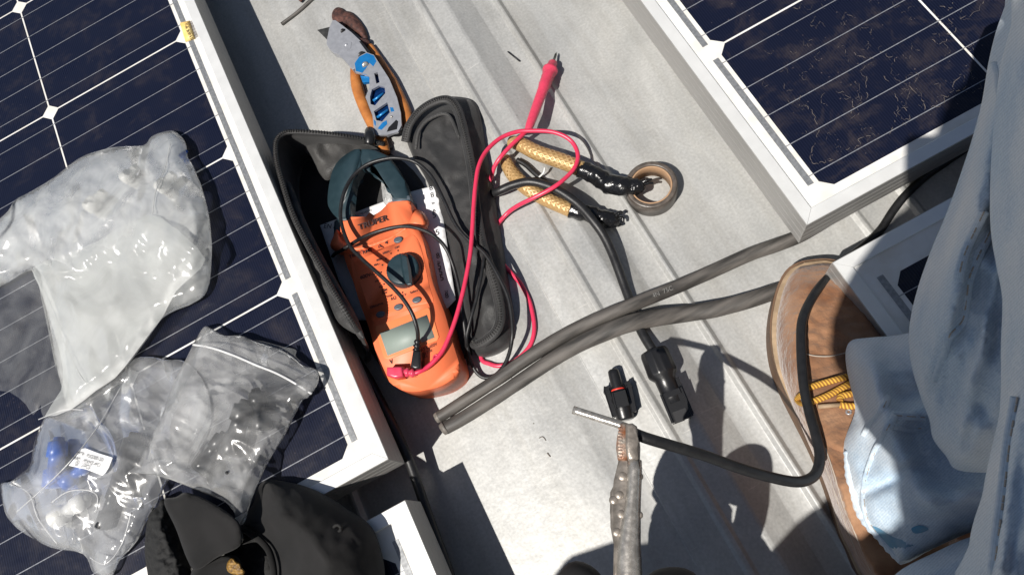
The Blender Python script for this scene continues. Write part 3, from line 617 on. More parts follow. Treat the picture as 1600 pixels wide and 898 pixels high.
for s, a, b in [('OFF', (617, 389), (624.5, 386.5)), ('600A~', (598, 397.5), (611, 393)), ('400A~', (588, 408.5), (600, 404)), ('40A~', (584, 416), (594, 413)), ('4A', (588, 428), (594, 426)), ('600V~', (563, 436), (584, 430)), ('mV', (586, 441), (592, 439)),
                ('Hz', (593, 450), (598, 448)), ('10M', (596, 456), (604, 454)), ('Duty', (597, 459.5), (605, 457)), ('TEMP', (604, 465), (614, 462)), ('k\u03a9', (611, 469), (619, 467)), ('NCV', (626, 464), (635, 461)), ('Select', (641, 459), (653, 454.5)), ('ZERO/PW.', (578, 482), (600, 475))]:
    text(s, a, b, ZL, MT['ink'], met, bold=.022)
for x, y in ((611, 396), (603, 404), (597.5, 414), (595.5, 425.5), (597, 435), (600, 444), (618.5, 457), (629, 457), (622, 391.5)):
    c = P(x, y, ZL); b3 = bmesh.new(); axial(c, c + Vector((0, 0, .0003)), [(0, .75), (1, .75)], seg=10, bm=b3); obj('dial_mark', b3, MT['ink'], met)
text('V', (610, 569), (615, 567), ZM + .5, MT['ink'], met, bold=.02, tall=1.3)
text('\u25b3', (662, 559), (668, 557), ZM + .5, MT['ink'], met); text('CAT II 600V', (654, 551), (683, 539), ZM + .5, MT['ink'], met, tall=1.2); text('CAT III', (659, 556), (675, 549), ZM + .5, MT['ink'], met)
text('1000V MAX', (628, 593), (650, 589), ZM + .5, MT['ink'], met)
rg = bmesh.new(); cc = [P(682 + 5 * math.cos(a), 559 + 5 * math.sin(a), ZM + .8) for a in [2 * math.pi * k / 20 for k in range(21)]]; tube(rg, cc, .7, seg=6); obj('jack_ring', rg, MT['red_plug'], met)

# ================================================================ BLACK TEST LEAD
bl = thing('test_lead', 'thin black test lead looping over the meter jaws and the pouch', 'test lead', P(650, 560, ZM))
a, b = P(647, 574, ZM + 7), P(652, 548, ZM + 9)
pb = slab([(640.5, 573), (645, 546), (657, 548), (656.5, 574.5), (648, 576)], ZM + 1.5, ZM + 13, 2, 3); obj('plug', pb, MT['black_pl'], bl)
obj('strain_relief', T([P(651, 548, ZM + 8), P(652, 532, ZM + 9)], 3.2, seg=14, rib=None) if False else axial(P(651, 548, ZM + 8), P(653, 530, ZM + 9), [(0, 3.6), (.15, 3.6), (.2, 2.6), (.3, 2.6), (.35, 3.5), (.5, 3.5), (.55, 2.5), (.65, 2.5), (.7, 3.2), (.85, 3.2), (1, 2)], 16), MT['black_pl'], bl)
lead = [(653, 532, 52), (652, 515, 62), (644, 490, 68), (629, 466, 70), (608, 443, 69), (584, 421, 67), (563, 402, 64), (546, 383, 60), (535, 355, 54), (532, 330, 52), (538, 300, 53), (552, 275, 50), (572, 258, 50), (598, 249, 51), (622, 247, 50), (650, 254, 46), (674, 276, 45), (692, 310, 45), (711, 350, 44), (731, 374, 44), (757, 396, 44), (778, 430, 44), (794, 465, 43), (800, 500, 42), (800, 530, 40), (792, 562, 26), (777, 583, 10), (760, 590, 6), (746, 583, 8), (736, 565, 14), (730, 540, 28), (725, 505, 38), (719, 460, 42), (709, 418, 46), (696, 387, 54), (676, 367, 55), (650, 356, 55), (625, 354, 53), (596, 360, 51), (569, 370, 52), (548, 382, 56), (534, 391, 50), (524, 396, 36), (520, 400, 20)]
obj('cord', T(pxs(lead, n=6), 1.75, seg=10), MT['black_rub'], bl)
obj('cord', T(pxs([(757, 398, 42), (752, 430, 43), (744, 468, 43), (735, 500, 42), (729, 528, 36), (730, 552, 18), (733, 570, 8)], n=6), 1.6, seg=10), MT['black_rub'], bl)

# ================================================================ RED TEST LEAD
rl = thing('test_lead', 'red test lead with its probe lying on the roof and plug on the meter', 'test lead', P(700, 540, ZM))
obj('plug', slab([(604, 573), (628, 572), (629, 588), (616, 590), (603.5, 586)], ZM + 1, ZM + 11, 2, 3), MT['red_plug'], rl)
obj('strain_relief', axial(P(628, 580.5, ZM + 6), P(650, 583, ZM + 6), [(0, 4.2), (.12, 4.2), (.16, 2.8), (.28, 2.8), (.32, 4), (.5, 4), (.54, 2.7), (.64, 2.7), (.7, 3.6), (.85, 3.6), (.9, 2.2), (1, 2.0)], 16), MT['red_plug'], rl)
red = [(647, 583, 49), (656, 580, 49), (668, 573, 48), (680, 562, 48), (692, 547, 48), (703, 523, 49), (713, 495, 50), (722, 462, 50), (729, 430, 50), (735, 395, 50), (738, 360, 49), (740, 325, 49), (743, 290, 48), (748, 260, 46), (760, 236, 42), (782, 216, 38), (808, 206, 36), (834, 204.5, 35), (862, 206, 34), (884, 214, 32), (897, 226, 30), (903, 243, 30), (899, 260, 31), (887, 275, 33), (866, 292, 36), (834, 309, 32), (808, 322, 20), (790, 336, 8), (772, 360, 3), (770, 385, 3), (786, 412, 3), (800, 428, 3), (814, 444, 3), (827, 470, 3), (834, 500, 3), (834, 522, 3), (826, 543, 3), (806, 562, 3), (782, 571, 4), (765, 568, 4), (752, 559, 3), (752, 520, 2.5), (740, 420, 2.5), (740, 330, 2.5), (752, 300, 2.5), (766, 281, 12), (772, 262, 26), (782, 246, 33), (798, 228, 34), (813, 214, 33), (825, 203, 30)]
obj('cord', T(pxs(red, n=7), 2.0, seg=12), MT['red_cable'], rl)
pa, pb_ = P(824, 206, 30), P(864.5, 97, 9)
obj('probe_handle', axial(pa, pb_, [(0, 2.2), (.02, 3.2), (.1, 4.2), (.3, 4.8), (.6, 5.3), (.66, 6.2), (.68, 5.4), (.71, 6.2), (.73, 5.4), (.76, 6.4), (.78, 5.6), (.81, 6.6), (.83, 5.8), (.855, 7.6), (.885, 7.8), (.91, 5.4), (.98, 4.6), (1, 3.6)], 24), MT['red_plug'], rl)
obj('probe_tip', axial(pb_, P(869.5, 82, 5), [(0, 1.3), (.75, 1.25), (1, .15)], 12), MT['steel_dk'], rl)

# ================================================================ UTILITY KNIFE AND PLIERS
pl = thing('pliers', 'old pliers with worn orange grips and rusty jaws under the folding knife', 'pliers', P(570, 130, 0))
jaw = bmesh.new()
fill([(519, 30), (519, 20), (524, 13), (531, 12), (540, 18), (549, 30), (543, 40), (535, 46), (524, 36)], lambda x, y, d: 6 + 8 * min(1, d / 6) ** .6 + 1.2 * nz(x, y, 5), step=3, zbot=lambda x, y, d: 2, bm=jaw)
obj('jaw', jaw, MT['rust'], pl)
jaw = bmesh.new()
fill([(531, 20), (545, 18), (558, 27), (570, 44), (575, 60), (570, 66), (560, 55), (545, 44), (536, 34)], lambda x, y, d: 6 + 11 * min(1, d / 6) ** .6 + 1.2 * nz(x, y, 5, 3), step=3, zbot=lambda x, y, d: 2, bm=jaw)
obj('jaw', jaw, MT['rust'], pl)
obj('pivot', axial(P(568, 72, 3), P(568, 72, 16), [(0, 8), (.8, 8), (1, 6.5)], 20), MT['rust'], pl)
obj('handle', T(pxs([(563, 78, 9), (556, 105, 9), (558, 135, 9), (568, 165, 9), (580, 190, 10), (594, 215, 12), (602, 240, 14)], n=6), [4, 5.6, 6.2, 6, 6, 6.2, 5.4], seg=16, flat=.85), MT['handle'], pl)
obj('handle', T(pxs([(578, 72, 9), (595, 100, 9), (610, 125, 9), (622, 150, 9), (633, 175, 10), (640, 200, 10)], n=6), [3.5, 5, 6, 6.4, 6.2, 5.6], seg=16, flat=.85), MT['handle'], pl)
kn = thing('utility_knife', 'folding utility knife with silver head and chipped blue handle lying on the pliers', 'utility knife', P(570, 110, 16))
ZK = 31
bl_ = slab([(495, 46), (514.5, 41), (524, 38), (530, 60), (511, 62)], ZK - 5, ZK - 4.2); obj('blade', bl_, MT['steel_dk'], kn, False)
hd = [(519, 32), (524, 31.5), (535, 40), (549, 51), (563, 64), (574.5, 78), (577, 88), (560, 104), (551, 109), (541, 97), (529, 84.5), (522, 83), (514, 76), (510, 69), (511, 61), (514, 45)]
hb = slab(hd, ZK - 8, ZK - .3, .5, 2); head = obj('head', hb, MT['steel'], kn, False)
for x, y, r in ((536, 49, 2.7), (566, 87, 4.2)):
    obj('rivet', axial(P(x, y, ZK - .3), P(x, y, ZK + .25), [(0, r), (.7, r), (1, r * .8)], 18), MT['black_pl'], head)
obj('slot', slab([(561, 65), (564, 64.5), (578, 80), (579, 86), (575, 84)], ZK - .4, ZK - .05), MT['black_pl'], head, False)
obj('emblem', slab([(535, 72), (540, 63), (549, 66), (548, 76), (541, 80)], ZK - .4, ZK + .1, .2), MT['steel'], head, False)
obj('emblem', axial(P(541.5, 71.5, ZK), P(541.5, 71.5, ZK + .4), [(0, 2), (.6, 1.8), (1, .8)], 12), MT['steel'], head)
hn = [(554, 98), (561, 88), (573, 82), (584, 86), (595, 103), (607.6, 122.5), (620, 152), (626, 176), (627.5, 196), (622, 206), (605, 211), (588, 211), (584, 203), (582, 181), (571, 152), (577, 137), (577.5, 121), (572, 116), (563.5, 115), (555, 113)]
h1 = [(584.5, 115), (590, 113), (593, 129), (588, 131)]
h2 = [(578, 152), (581, 140), (592, 134), (601, 136), (602, 146), (594, 155), (586, 165), (579, 163)]
h3 = [(584, 174), (605, 160), (609, 176), (597, 190), (588, 188)]
def plate_with_holes(outer, holes, z0, z1):
    allp = []; ed = []
    for lp in [outer] + holes:
        s = len(allp); allp += [Vector(p) for p in lp]; ed += [(s + i, s + (i + 1) % len(lp)) for i in range(len(lp))]
    r = delaunay_2d_cdt(allp, ed, [], 1, 1e-5); V, Fc = r[0], r[2]; bm = bmesh.new()
    tp = [P(v[0], v[1], z1) for v in V]; tv = [bm.verts.new(p) for p in tp]; bv = [bm.verts.new((p.x, p.y, z0 / 1000)) for p in tp]; cnt = set()
    for f in Fc:
        c = sum((V[i] for i in f), Vector((0, 0))) / len(f)
        if any(inside(c[0], c[1], h) for h in holes): continue
        bm.faces.new([tv[i] for i in f]); bm.faces.new([bv[i] for i in f[::-1]])
        for k in range(len(f)): cnt.add((f[k], f[(k + 1) % len(f)]))
    for a, b in cnt:
        if (b, a) not in cnt: bm.faces.new((tv[b], tv[a], bv[a], bv[b]))
    return bm
obj('handle_plate', plate_with_holes(hn, [h1, h2, h3], ZK - 2, ZK + .8), MT['steel'], kn, False)
obj('handle_core', slab([(563, 96), (575, 86), (594, 104), (606, 124), (618, 154), (624, 178), (624, 196), (604, 207), (590, 207), (586, 185), (575, 154), (581, 138), (580, 122)], ZK - 9, ZK - 4.5, .6), MT['blue_dk'], kn, False)
obj('handle_plate', slab([(560, 100), (573, 86), (594, 104), (606, 124), (618, 154), (625, 178), (626, 197), (604, 210), (589, 210), (583, 185), (572, 154), (579, 138), (578, 122)], ZK - 12, ZK - 10, .4), MT['steel'], kn, False)
obj('pivot_cover', slab([(554, 99), (561, 89), (573, 83), (584, 87), (588, 96), (583, 104), (577, 98), (571, 108), (566, 114), (556, 111)], ZK + .7, ZK + 1.1, .2), MT['blue'], kn, False)
obj('screw', axial(P(571, 102, ZK + .8), P(571, 102, ZK + 2), [(0, 3.6), (.7, 3.4), (1, 2)], 18), MT['chrome'], kn)
obj('lock_tab', slab([(562, 117), (577, 119), (577, 127), (566, 128)], ZK - 7, ZK - 3, .4), MT['blue'], kn, False)
for o in ([(609, 168), (614, 168), (616, 174), (611, 175)], [(597, 192), (604, 188), (605, 194), (600, 199), (596, 203), (590, 201)], [(584, 187), (587, 190), (587, 197), (585, 195)]):
    obj('paint_chip', slab(o, ZK + .7, ZK + 1.0), MT['blue'], kn, False)
obj('bar', T([P(583, 158, ZK - 3), P(599, 146, ZK - 3)], 1.4, seg=8), MT['blue'], kn)
obj('bar', T([P(589, 184, ZK - 3), P(606, 172, ZK - 3)], 1.4, seg=8), MT['blue'], kn)
obj('end_tab', slab([(604, 206), (607, 199), (619, 187), (622, 190), (620, 202)], ZK + .75, ZK + 1.2, .3), MT['black_pl'], kn, False)
obj('screw', axial(P(612, 183, ZK + .8), P(612, 183, ZK + 1.3), [(0, 1.5), (1, 1.2)], 10), MT['chrome'], kn)

# ================================================================ BRAIDED CABLES WITH TAPED ENDS
def crumple(r, a, s, o=0):
    return lambda l: 1 + a * noise.noise(Vector((l / s, o, 0)))
c1 = thing('braided_cable', 'gold braided cable whose taped end reaches into the tape roll', 'cable', P(850, 240, 12), 'gold braided cables with black taped ends')
obj('sleeve', T(pxs([(797, 222, 14), (812, 225, 17), (840, 239, 19), (878, 252, 20), (910, 265, 20)], n=8), [5.5, 7, 7.4, 7.6, 7.5], seg=24), MT['braid'], c1)
def taped(pts, r, parent):
    b = T(pxs(pts, n=9), r, seg=22, rib=lambda l: 1 + .07 * noise.noise(Vector((l / 5, 3, 0))) + (.05 if int(l / 6) % 2 else 0))
    for v in b.verts: v.co += Vector((noise.noise(v.co * 160), noise.noise(v.co * 160 + Vector((5, 0, 0))), noise.noise(v.co * 160 + Vector((0, 9, 0))))) * .0013
    return obj('taped_end', b, MT['tape'], parent)
t1 = taped([(906, 264, 20), (918, 269, 20), (936, 277, 19), (950, 287, 18), (970, 291, 18), (988, 292, 19), (1000, 290, 20), (1006, 287, 21)], [7.6, 8, 8, 9, 9, 8, 6.8, 4], c1)
bm = bmesh.new()
for q in ([(998, 288, 22), (1010, 282, 25), (1019, 280, 25)], [(1000, 291, 20), (1012, 286, 22), (1021, 286, 22)], [(1000, 292, 18), (1008, 295, 18)]): tube(bm, pxs(q, n=4), [2.2, 1.6, .8], seg=7)
obj('strand', bm, MT['tape'], t1)
c2 = thing('braided_cable', 'lower gold braided cable passing under the black connector cable', 'cable', P(830, 300, 8), 'gold braided cables with black taped ends')
obj('sleeve', T(pxs([(788, 247, 8), (793, 258, 9), (803, 274, 9), (824, 294, 9), (855, 312, 9), (893, 329, 9)], n=8), [5.5, 6.3, 7, 7.2, 6.8, 6.6], seg=24), MT['braid'], c2)
t2 = taped([(890, 328, 9), (905, 332, 9), (920, 334, 9), (940, 341, 9), (958, 344, 9), (966, 342, 9)], [6.8, 7, 7.2, 8, 7.2, 4.5], c2)
bm = bmesh.new()
for q in ([(960, 340, 12), (968, 332, 14), (973, 333, 14)], [(962, 343, 10), (972, 340, 11), (974, 347, 10)], [(960, 346, 8), (966, 351, 8), (971, 350, 8)]): tube(bm, pxs(q, n=4), [2.4, 1.8, 1.2], seg=7)
obj('strand', bm, MT['tape'], t2)
thn = T(pxs([(808, 250, 6), (822, 258, 6), (835, 270, 6), (852, 284, 5), (868, 296, 5)], n=6), 2.6, seg=10); tag(obj('thin_wire', thn, MT['black_rub']), 'short black wire showing between the two braided cables', 'wire')
bm = T(pxs([(842, 277, 12), (849, 270, 17), (851, 262, 20)], n=6), 1.0, seg=6, flat=.5); tag(obj('cable_tie', bm, MT['white_pl']), 'clear cable tie end standing between the braided cables', 'cable tie')
# tape roll
tr = thing('tape_roll', 'nearly used up roll of brown tape with cardboard core', 'tape roll', P(1018, 292, 0))
ctr = P(1017.5, 288, 19); zc = Vector((ctr.x, ctr.y, 0))
def ring(r0, r1, z0, z1, seg=64):
    bm = bmesh.new(); rr = []
    for r, z in ((r0, z0), (r1, z0), (r1, z1 - .5), (r1 - .4, z1), (r0 + .3, z1), (r0, z1 - .4)):
        rr.append([bm.verts.new(zc + Vector((r * math.cos(2 * math.pi * k / seg), r * math.sin(2 * math.pi * k / seg), z)) / 1000) for k in range(seg)])
    for i in range(6):
        for k in range(seg): bm.faces.new((rr[i][k], rr[i][(k + 1) % seg], rr[(i + 1) % 6][(k + 1) % seg], rr[(i + 1) % 6][k]))
    return bm
obj('core', ring(17.3, 18.8, .8, 18.4), MT['core'], tr); obj('tape_layer', ring(18.9, 22.8, .6, 19), MT['taperoll'], tr)
obj('tape_layer', ring(22.9, 23.4, .6, 18.2), MT['taperoll'], tr)

# ================================================================ LONG GREY CABLES
g1 = thing('sheathed_cable', 'weathered grey cable with printed sheath running to the corner of the dusty panel', 'cable', P(1100, 430, 5), 'weathered grey cables crossing the roof')
P1 = [(1330, 318, 8), (1290, 345, 8), (1246, 370, 8), (1210, 384, 8), (1170, 398, 8), (1110, 425, 9), (1050, 451, 13), (990, 475, 17), (950, 491, 19), (905, 511, 20), (860, 536, 20), (820, 562, 19), (780, 590, 17), (740, 616, 16), (705, 639, 16), (686, 651, 16)]
obj('sheath', T(pxs(P1, n=8), [6] * 10 + [5.4, 5.2, 5.2, 5.2], seg=18, rib=crumple(6, .04, 14)), MT['grey_cable'], g1)
bm = axial(P(687, 650, 16), P(681, 653.5, 16), [(0, 5.0), (.3, 4.9), (1, 4.4)], 18); obj('cut_end', bm, MT['cut_end'], g1)
text('20051  IEC 60245  H 4N  75C', (940, 499), (1052, 452), 22.5, mat('faded_print', (.19, .185, .175), .7), g1, tall=1.0)
g2 = thing('sheathed_cable', 'lower weathered grey cable running under the toe of the boot', 'cable', P(1100, 490, 5), 'weathered grey cables crossing the roof')
P2 = [(1270, 438, 6), (1240, 446, 7), (1212, 455, 7), (1170, 469, 8), (1120, 482, 8), (1070, 490, 9), (1020, 497, 12), (980, 506, 16), (945, 519, 17), (905, 537, 17), (870, 557, 17), (835, 580, 16), (795, 607, 15), (755, 633, 15), (720, 655, 15), (696, 668, 15)]
obj('sheath', T(pxs(P2, n=8), [6.4, 6.6, 7, 7.4, 7.6, 7.8, 7.6, 7, 6.2, 6, 6, 6], seg=18, flat=.8, rib=crumple(6, .04, 16, 4)), MT['grey_cable'], g2)
bm = axial(P(697, 667, 15), P(691, 671.5, 15), [(0, 6), (.3, 5.8), (1, 5.2)], 18); obj('cut_end', bm, MT['cut_end'], g2)

# ================================================================ BLACK CABLE WITH FEMALE CONNECTOR
fc = thing('connector_cable', 'black cable ending in a ribbed solar connector lying on the roof', 'cable', P(950, 400, 5))
PF = [(748, 318, 3), (762, 306, 8), (781, 298, 22), (802, 289, 26), (828, 284, 27), (855, 290, 27), (878, 301, 26), (904, 320, 24), (925, 343, 22), (942, 366, 18), (955, 392, 14), (966, 420, 11), (975, 445, 7), (985, 472, 5), (993, 495, 5), (1001, 515, 7), (1011, 533, 10), (1022, 550, 12)]
obj('cord', T(pxs(PF, n=7), 4.1, seg=14), MT['black_rub'], fc)
A, B = P(1020, 546, 13), P(1064, 652, 11)
con = obj('connector', axial(A, B, [(0, 6), (.02, 11), (.06, 12, 1), (.34, 12.6, 1), (.38, 12), (.44, 8.8), (.62, 8.4), (.64, 8.6), (.8, 8.6)], 36, rib=lambda k: 1.0 if k % 3 else .9), MT['black_pl'], fc)
ax = (B - A).normalized(); sx_ = ax.cross(Vector((0, 0, 1))).normalized(); uz = sx_.cross(ax)
def obox(c, l, w, h, m, name, parent, bev=.8, hole=False, axv=None):
    a_ = axv or ax; s_ = a_.cross(Vector((0, 0, 1))).normalized(); u_ = s_.cross(a_)
    bm = bmesh.new(); bmesh.ops.create_cube(bm, size=1)
    for v in bm.verts: v.co = c + a_ * v.co.x * l / 1000 + s_ * v.co.y * w / 1000 + u_ * v.co.z * h / 1000
    if bev: bmesh.ops.bevel(bm, geom=list(bm.edges), offset=bev / 1000, segments=2, affect='EDGES')
    return obj(name, bm, m, parent, False)
obox(A + ax * .0505, 21, 15.5, 15, MT['black_pl'], 'housing', con, 1.6)
obox(A + ax * .0405 + uz * .0076, 3.5, 13, 2.0, MT['black_pl'], 'ridge', con, .6)
obox(A + ax * .0590 + uz * .0072, 8, 11, 1.2, MT['inkb'], 'window', con, .3)
obox(A + ax * .045 + sx_ * -.008, 30, 3.5, 8, MT['black_pl'], 'side_rib', con, .8)

# ================================================================ MALE CONNECTOR LYING BEHIND THE LOCKING PLIERS
A2, B2 = P(957.5, 577, 13), P(978, 656, 12)
mc = thing('solar_connector', 'loose black solar connector with a red seal beside the plier jaws', 'connector', P(968, 615, 9.6))
ax2 = (B2 - A2).normalized(); s2 = ax2.cross(Vector((0, 0, 1))).normalized()
obj('barrel', axial(A2, B2, [(0, 3.4), (.03, 4.6), (.1, 4.8), (.38, 5.2), (.4, 5.2), (.46, 7.2), (.6, 8.4), (.66, 8), (.7, 8, 1), (.97, 7.6, 1), (1, 6.6)], 24, rib=lambda k: 1 if k % 2 else .95), MT['black_pl'], mc)
obj('seal', axial(A2 + (B2 - A2) * .385, A2 + (B2 - A2) * .43, [(0, 5.4), (.3, 6), (.7, 6), (1, 5.4)], 24), MT['seal'], mc)
for sg in (-1, 1):
    c = A2 + ax2 * .0275 + s2 * sg * .0086
    obox(c, 21, 3.2, 7, MT['black_pl'], 'clip', mc, .8, axv=(ax2 + s2 * sg * -.06).normalized())
    obox(A2 + ax2 * .0160 + s2 * sg * .0092, 4, 3, 6, MT['black_pl'], 'clip', mc, .9, axv=(ax2 + s2 * sg * .3).normalized())
obox(A2 + ax2 * .027 + Vector((0, 0, .006)), 11, 9.5, 5, MT['black_pl'], 'collar', mc, 1, axv=ax2)

# ================================================================ LOCKING PLIERS HOLDING THE BLACK CABLE
lp = thing('locking_pliers', 'worn chrome locking pliers gripping the black cable end', 'pliers', P(982, 780, 165))
ZP = 188
obj('jaw', slab([(969, 661), (975, 659), (981, 661), (982, 690), (981, 719), (965, 718), (962, 700), (964, 680)], ZP - 22, ZP - 3, 2, 2), MT['copper'], lp)
for k in range(10):
    y = 668 + k * 5
    obj('tooth', slab([(965.5, y), (972, y - .4), (972.5, y + 1.6), (965.5, y + 2)], ZP - 4, ZP - 2.5, .2), MT['copper'], lp) if k < 10 else None
obj('jaw', slab([(977, 661), (988, 660), (995, 665), (998, 690), (997, 718), (981, 719), (977, 700)], ZP - 30, ZP + 1, 2.2, 3), MT['chrome2'], lp)
obj('side_plate', slab([(966, 716), (985, 716), (986, 850), (975, 905), (960, 960), (958, 905), (959, 850), (958, 822), (952.5, 800), (953, 768), (963, 752)], ZP - 26, ZP - 5, 1.6, 2), MT['chrome2'], lp)
hs = [(980, 720, 6.0), (988, 716, 6.2), (1000, 718, 6.2)]
def handle_mesh():
    bm = bmesh.new(); rings = []
    for (xl, xr, y) in ((979, 1002.5, 718), (979, 1003, 735), (978, 1002, 760), (975, 1001, 790), (969, 1001, 820), (964, 1001, 850), (962, 1003, 880), (961, 1004, 910), (962, 1004, 960), (963, 1003, 1010)):
        a = P(xl, y, ZP - 4); b = P(xr, y, ZP - 4); c = (a + b) / 2; s = (b - a) / 2; row = []
        for k in range(20):
            t = 2 * math.pi * k / 20; row.append(bm.verts.new(c + s * math.copysign(abs(math.cos(t)) ** .8, math.cos(t)) + Vector((0, 0, .0085)) * math.sin(t) - Vector((0, 0, .004))))
        rings.append(row)
    for a, b in zip(rings, rings[1:]):
        for k in range(20): bm.faces.new((a[k], a[(k + 1) % 20], b[(k + 1) % 20], b[k]))
    bm.faces.new(rings[0][::-1]); bm.faces.new(rings[-1]); return bm
obj('handle', handle_mesh(), MT['chrome'], lp)
for x, y, r in ((973, 744, 3.2), (959.5, 781, 3.0), (968, 773, 3.0), (971, 803, 3.0), (964, 831, 3.0), (999.5, 744, 2.2), (999, 804, 2.2)):
    c = P(x, y, ZP - 6); obj('rivet', axial(c, c + Vector((0, 0, .0016)), [(0, r), (.5, r * .95), (.85, r * .7), (1, r * .3)], 16), MT['chrome2'], lp)
cc_ = thing('stripped_cable', 'black cable with a bare silver end held by the pliers and looping over the boot', 'cable', P(1200, 740, 120))
obj('bare_end', T(pxs([(895.5, 640, 179), (930, 651, 179), (968, 663, 180), (990, 672, 180)], n=4), 2.6, seg=14), MT['chrome'], cc_)
PD = [(985, 674, 181), (1010, 684, 179), (1050, 696, 172), (1100, 711, 162), (1150, 729, 150), (1200, 744, 137), (1240, 752, 127), (1262, 749, 121), (1276, 737, 116), (1281, 712, 111), (1275, 680, 106), (1265, 645, 100), (1257, 608, 95), (1253, 570, 88), (1251.5, 530, 80), (1253, 503, 74), (1261, 480, 68), (1275, 456, 60), (1290, 438, 50), (1306, 421, 34), (1325, 404, 22), (1350, 384, 12), (1375, 360, 8), (1395, 330, 8), (1415, 305, 8), (1445, 277, 8), (1480, 252, 8), (1520, 225, 8)]
obj('cord', T(pxs(PD, n=7), 3.5, seg=14), MT['black_rub'], cc_)
# cable dropping from under the left panel
PC = [(556, 560, 20), (575, 590, 22), (590, 618, 24), (612, 660, 26), (633, 705, 26), (645, 735, 24), (664, 790, 22), (682, 840, 20), (697, 880, 20), (712, 930, 20)]
tag(obj('loose_cable', T(pxs(PC, n=7), 4.3, seg=12), MT['black_rub']), 'dark cable hanging out from under the left panel beside its corner', 'cable')
bm = T(pxs([(440, 38, 3), (463, 21, 3), (487, 0, 3), (505, -14, 3)], n=3), 1.9, seg=8); tag(obj('wire_scrap', bm, MT['grey_cable']), 'short brown wire offcut at the top edge of the roof', 'wire offcut')
bm = T([P(793.5, 81, 2), P(812, 96, 2)], .8, seg=6); tag(obj('wire_scrap', bm, MT['inkb']), 'tiny black wire offcut on the rib above the red probe', 'wire offcut')
bm = T(pxs([(468, 2, 6), (476, -6, 6), (490, -12, 4)], n=3), 2.4, seg=8); tag(obj('rusty_scrap', bm, MT['rust']), 'rusty metal scrap at the top edge of the photo', 'scrap')
bm = bmesh.new(); tube(bm, pxs([(842, 684, 1), (848, 682, 1), (853, 688, 1)], n=4), .35, seg=5)
tube(bm, pxs([(855, 707, 1), (858, 711, 1), (860, 713, 1)], n=4), .5, seg=5)
dd = obj('dry_leaf_bits', bm, MT['dirt']); tag(dd, 'dry grass bits on the roof left of the pliers', 'debris', kind='stuff')

# ================================================================ BLACK CAP
cp = thing('cap', 'black cap lying crumpled over the corner of the left panel', 'cap', P(400, 850, H))
crown = [(375, 822), (386, 800), (396, 785), (402, 765), (409, 753), (420, 749), (440, 751), (470, 757), (507, 772), (545, 797), (570, 812), (586, 832), (597, 865), (602, 900), (600, 960), (560, 1010), (470, 1030), (425, 990), (428, 930), (427, 898), (424, 868), (405, 841)]
bm = fill(crown, lambda x, y, d: H + 4 + 48 * min(1, d / 85) ** .62 + 5 * nz(x, y, 60, 1) * min(1, d / 20) + 1.5 * nz(x, y, 16, 5), step=7, zbot=lambda x, y, d: H + 1)
crw = obj('crown', bm, MT['cap'], cp)
c = P(527, 826, H + 50); bm = bmesh.new()
zcr = lambda x, y: H + 4 + 48 * min(1, edist(x, y, crown) / 85) ** .62 + 5 * nz(x, y, 60, 1) + 1.5 * nz(x, y, 16, 5)
ee = [P(527 + 5.5 * math.cos(a), 825 + 5.5 * math.sin(a), zcr(527, 825) + .4) for a in [2 * math.pi * k / 18 for k in range(19)]]; tube(bm, ee, 1.3, seg=7); obj('eyelet', bm, MT['cap_in'], crw)
brim = [(256, 783), (275, 776), (293, 769), (330, 784), (366, 808), (377, 826), (375, 852), (340, 870), (307, 890), (292, 872), (275, 826)]
bm = fill(brim, lambda x, y, d: H + 30 + .10 * (x - 260) + 3 * nz(x, y, 40, 2) + min(3, d * .6), step=6, zbot=lambda x, y, d: H + 20, n=5); obj('strap_panel', bm, MT['cap'], cp)
side = [(231, 808), (245, 792), (256, 780), (275, 826), (295, 878), (300, 905), (296, 960), (240, 960), (231, 898), (226, 860)]
bm = fill(side, lambda x, y, d: H + 12 + 12 * min(1, d / 20) + 2.5 * nz(x, y, 7, 4) * min(1, d / 8), step=3.5, zbot=lambda x, y, d: H + 1); obj('mesh_panel', bm, MT['cap_in'], cp)
vis = [(300, 890), (345, 868), (372, 870), (378, 900), (368, 960), (300, 960)]
bm = fill(vis, lambda x, y, d: H + 22 + 8 * min(1, d / 10) ** .6, step=6, zbot=lambda x, y, d: H + 2); obj('visor', bm, MT['cap'], cp)
vis = [(340, 860), (378, 848), (378, 826), (388, 830), (405, 845), (425, 870), (430, 960), (370, 960), (365, 880)]
bm = fill(vis, lambda x, y, d: H + 5 + 3 * nz(x, y, 20, 9), step=7, zbot=lambda x, y, d: H + 1); obj('lining', bm, MT['cap_in'], cp)
bm = fill([(354, 882), (358, 874), (365, 871), (369, 876), (375, 879), (378, 886), (383, 892), (378, 898), (366, 897), (356, 892)], lambda x, y, d: H + 34 + 2 * min(1, d / 2) + .8 * nz(x, y, 2), step=1.5, zbot=lambda x, y, d: H + 31); obj('emblem', bm, MT['gold'], cp)
obj('piping', T(pxs([(376, 823, H + 12), (392, 833, H + 15), (406, 843, H + 18), (420, 860, H + 20), (427, 885, H + 22), (429, 920, H + 22)], n=5), 2.6, seg=8), MT['cap'], crw)

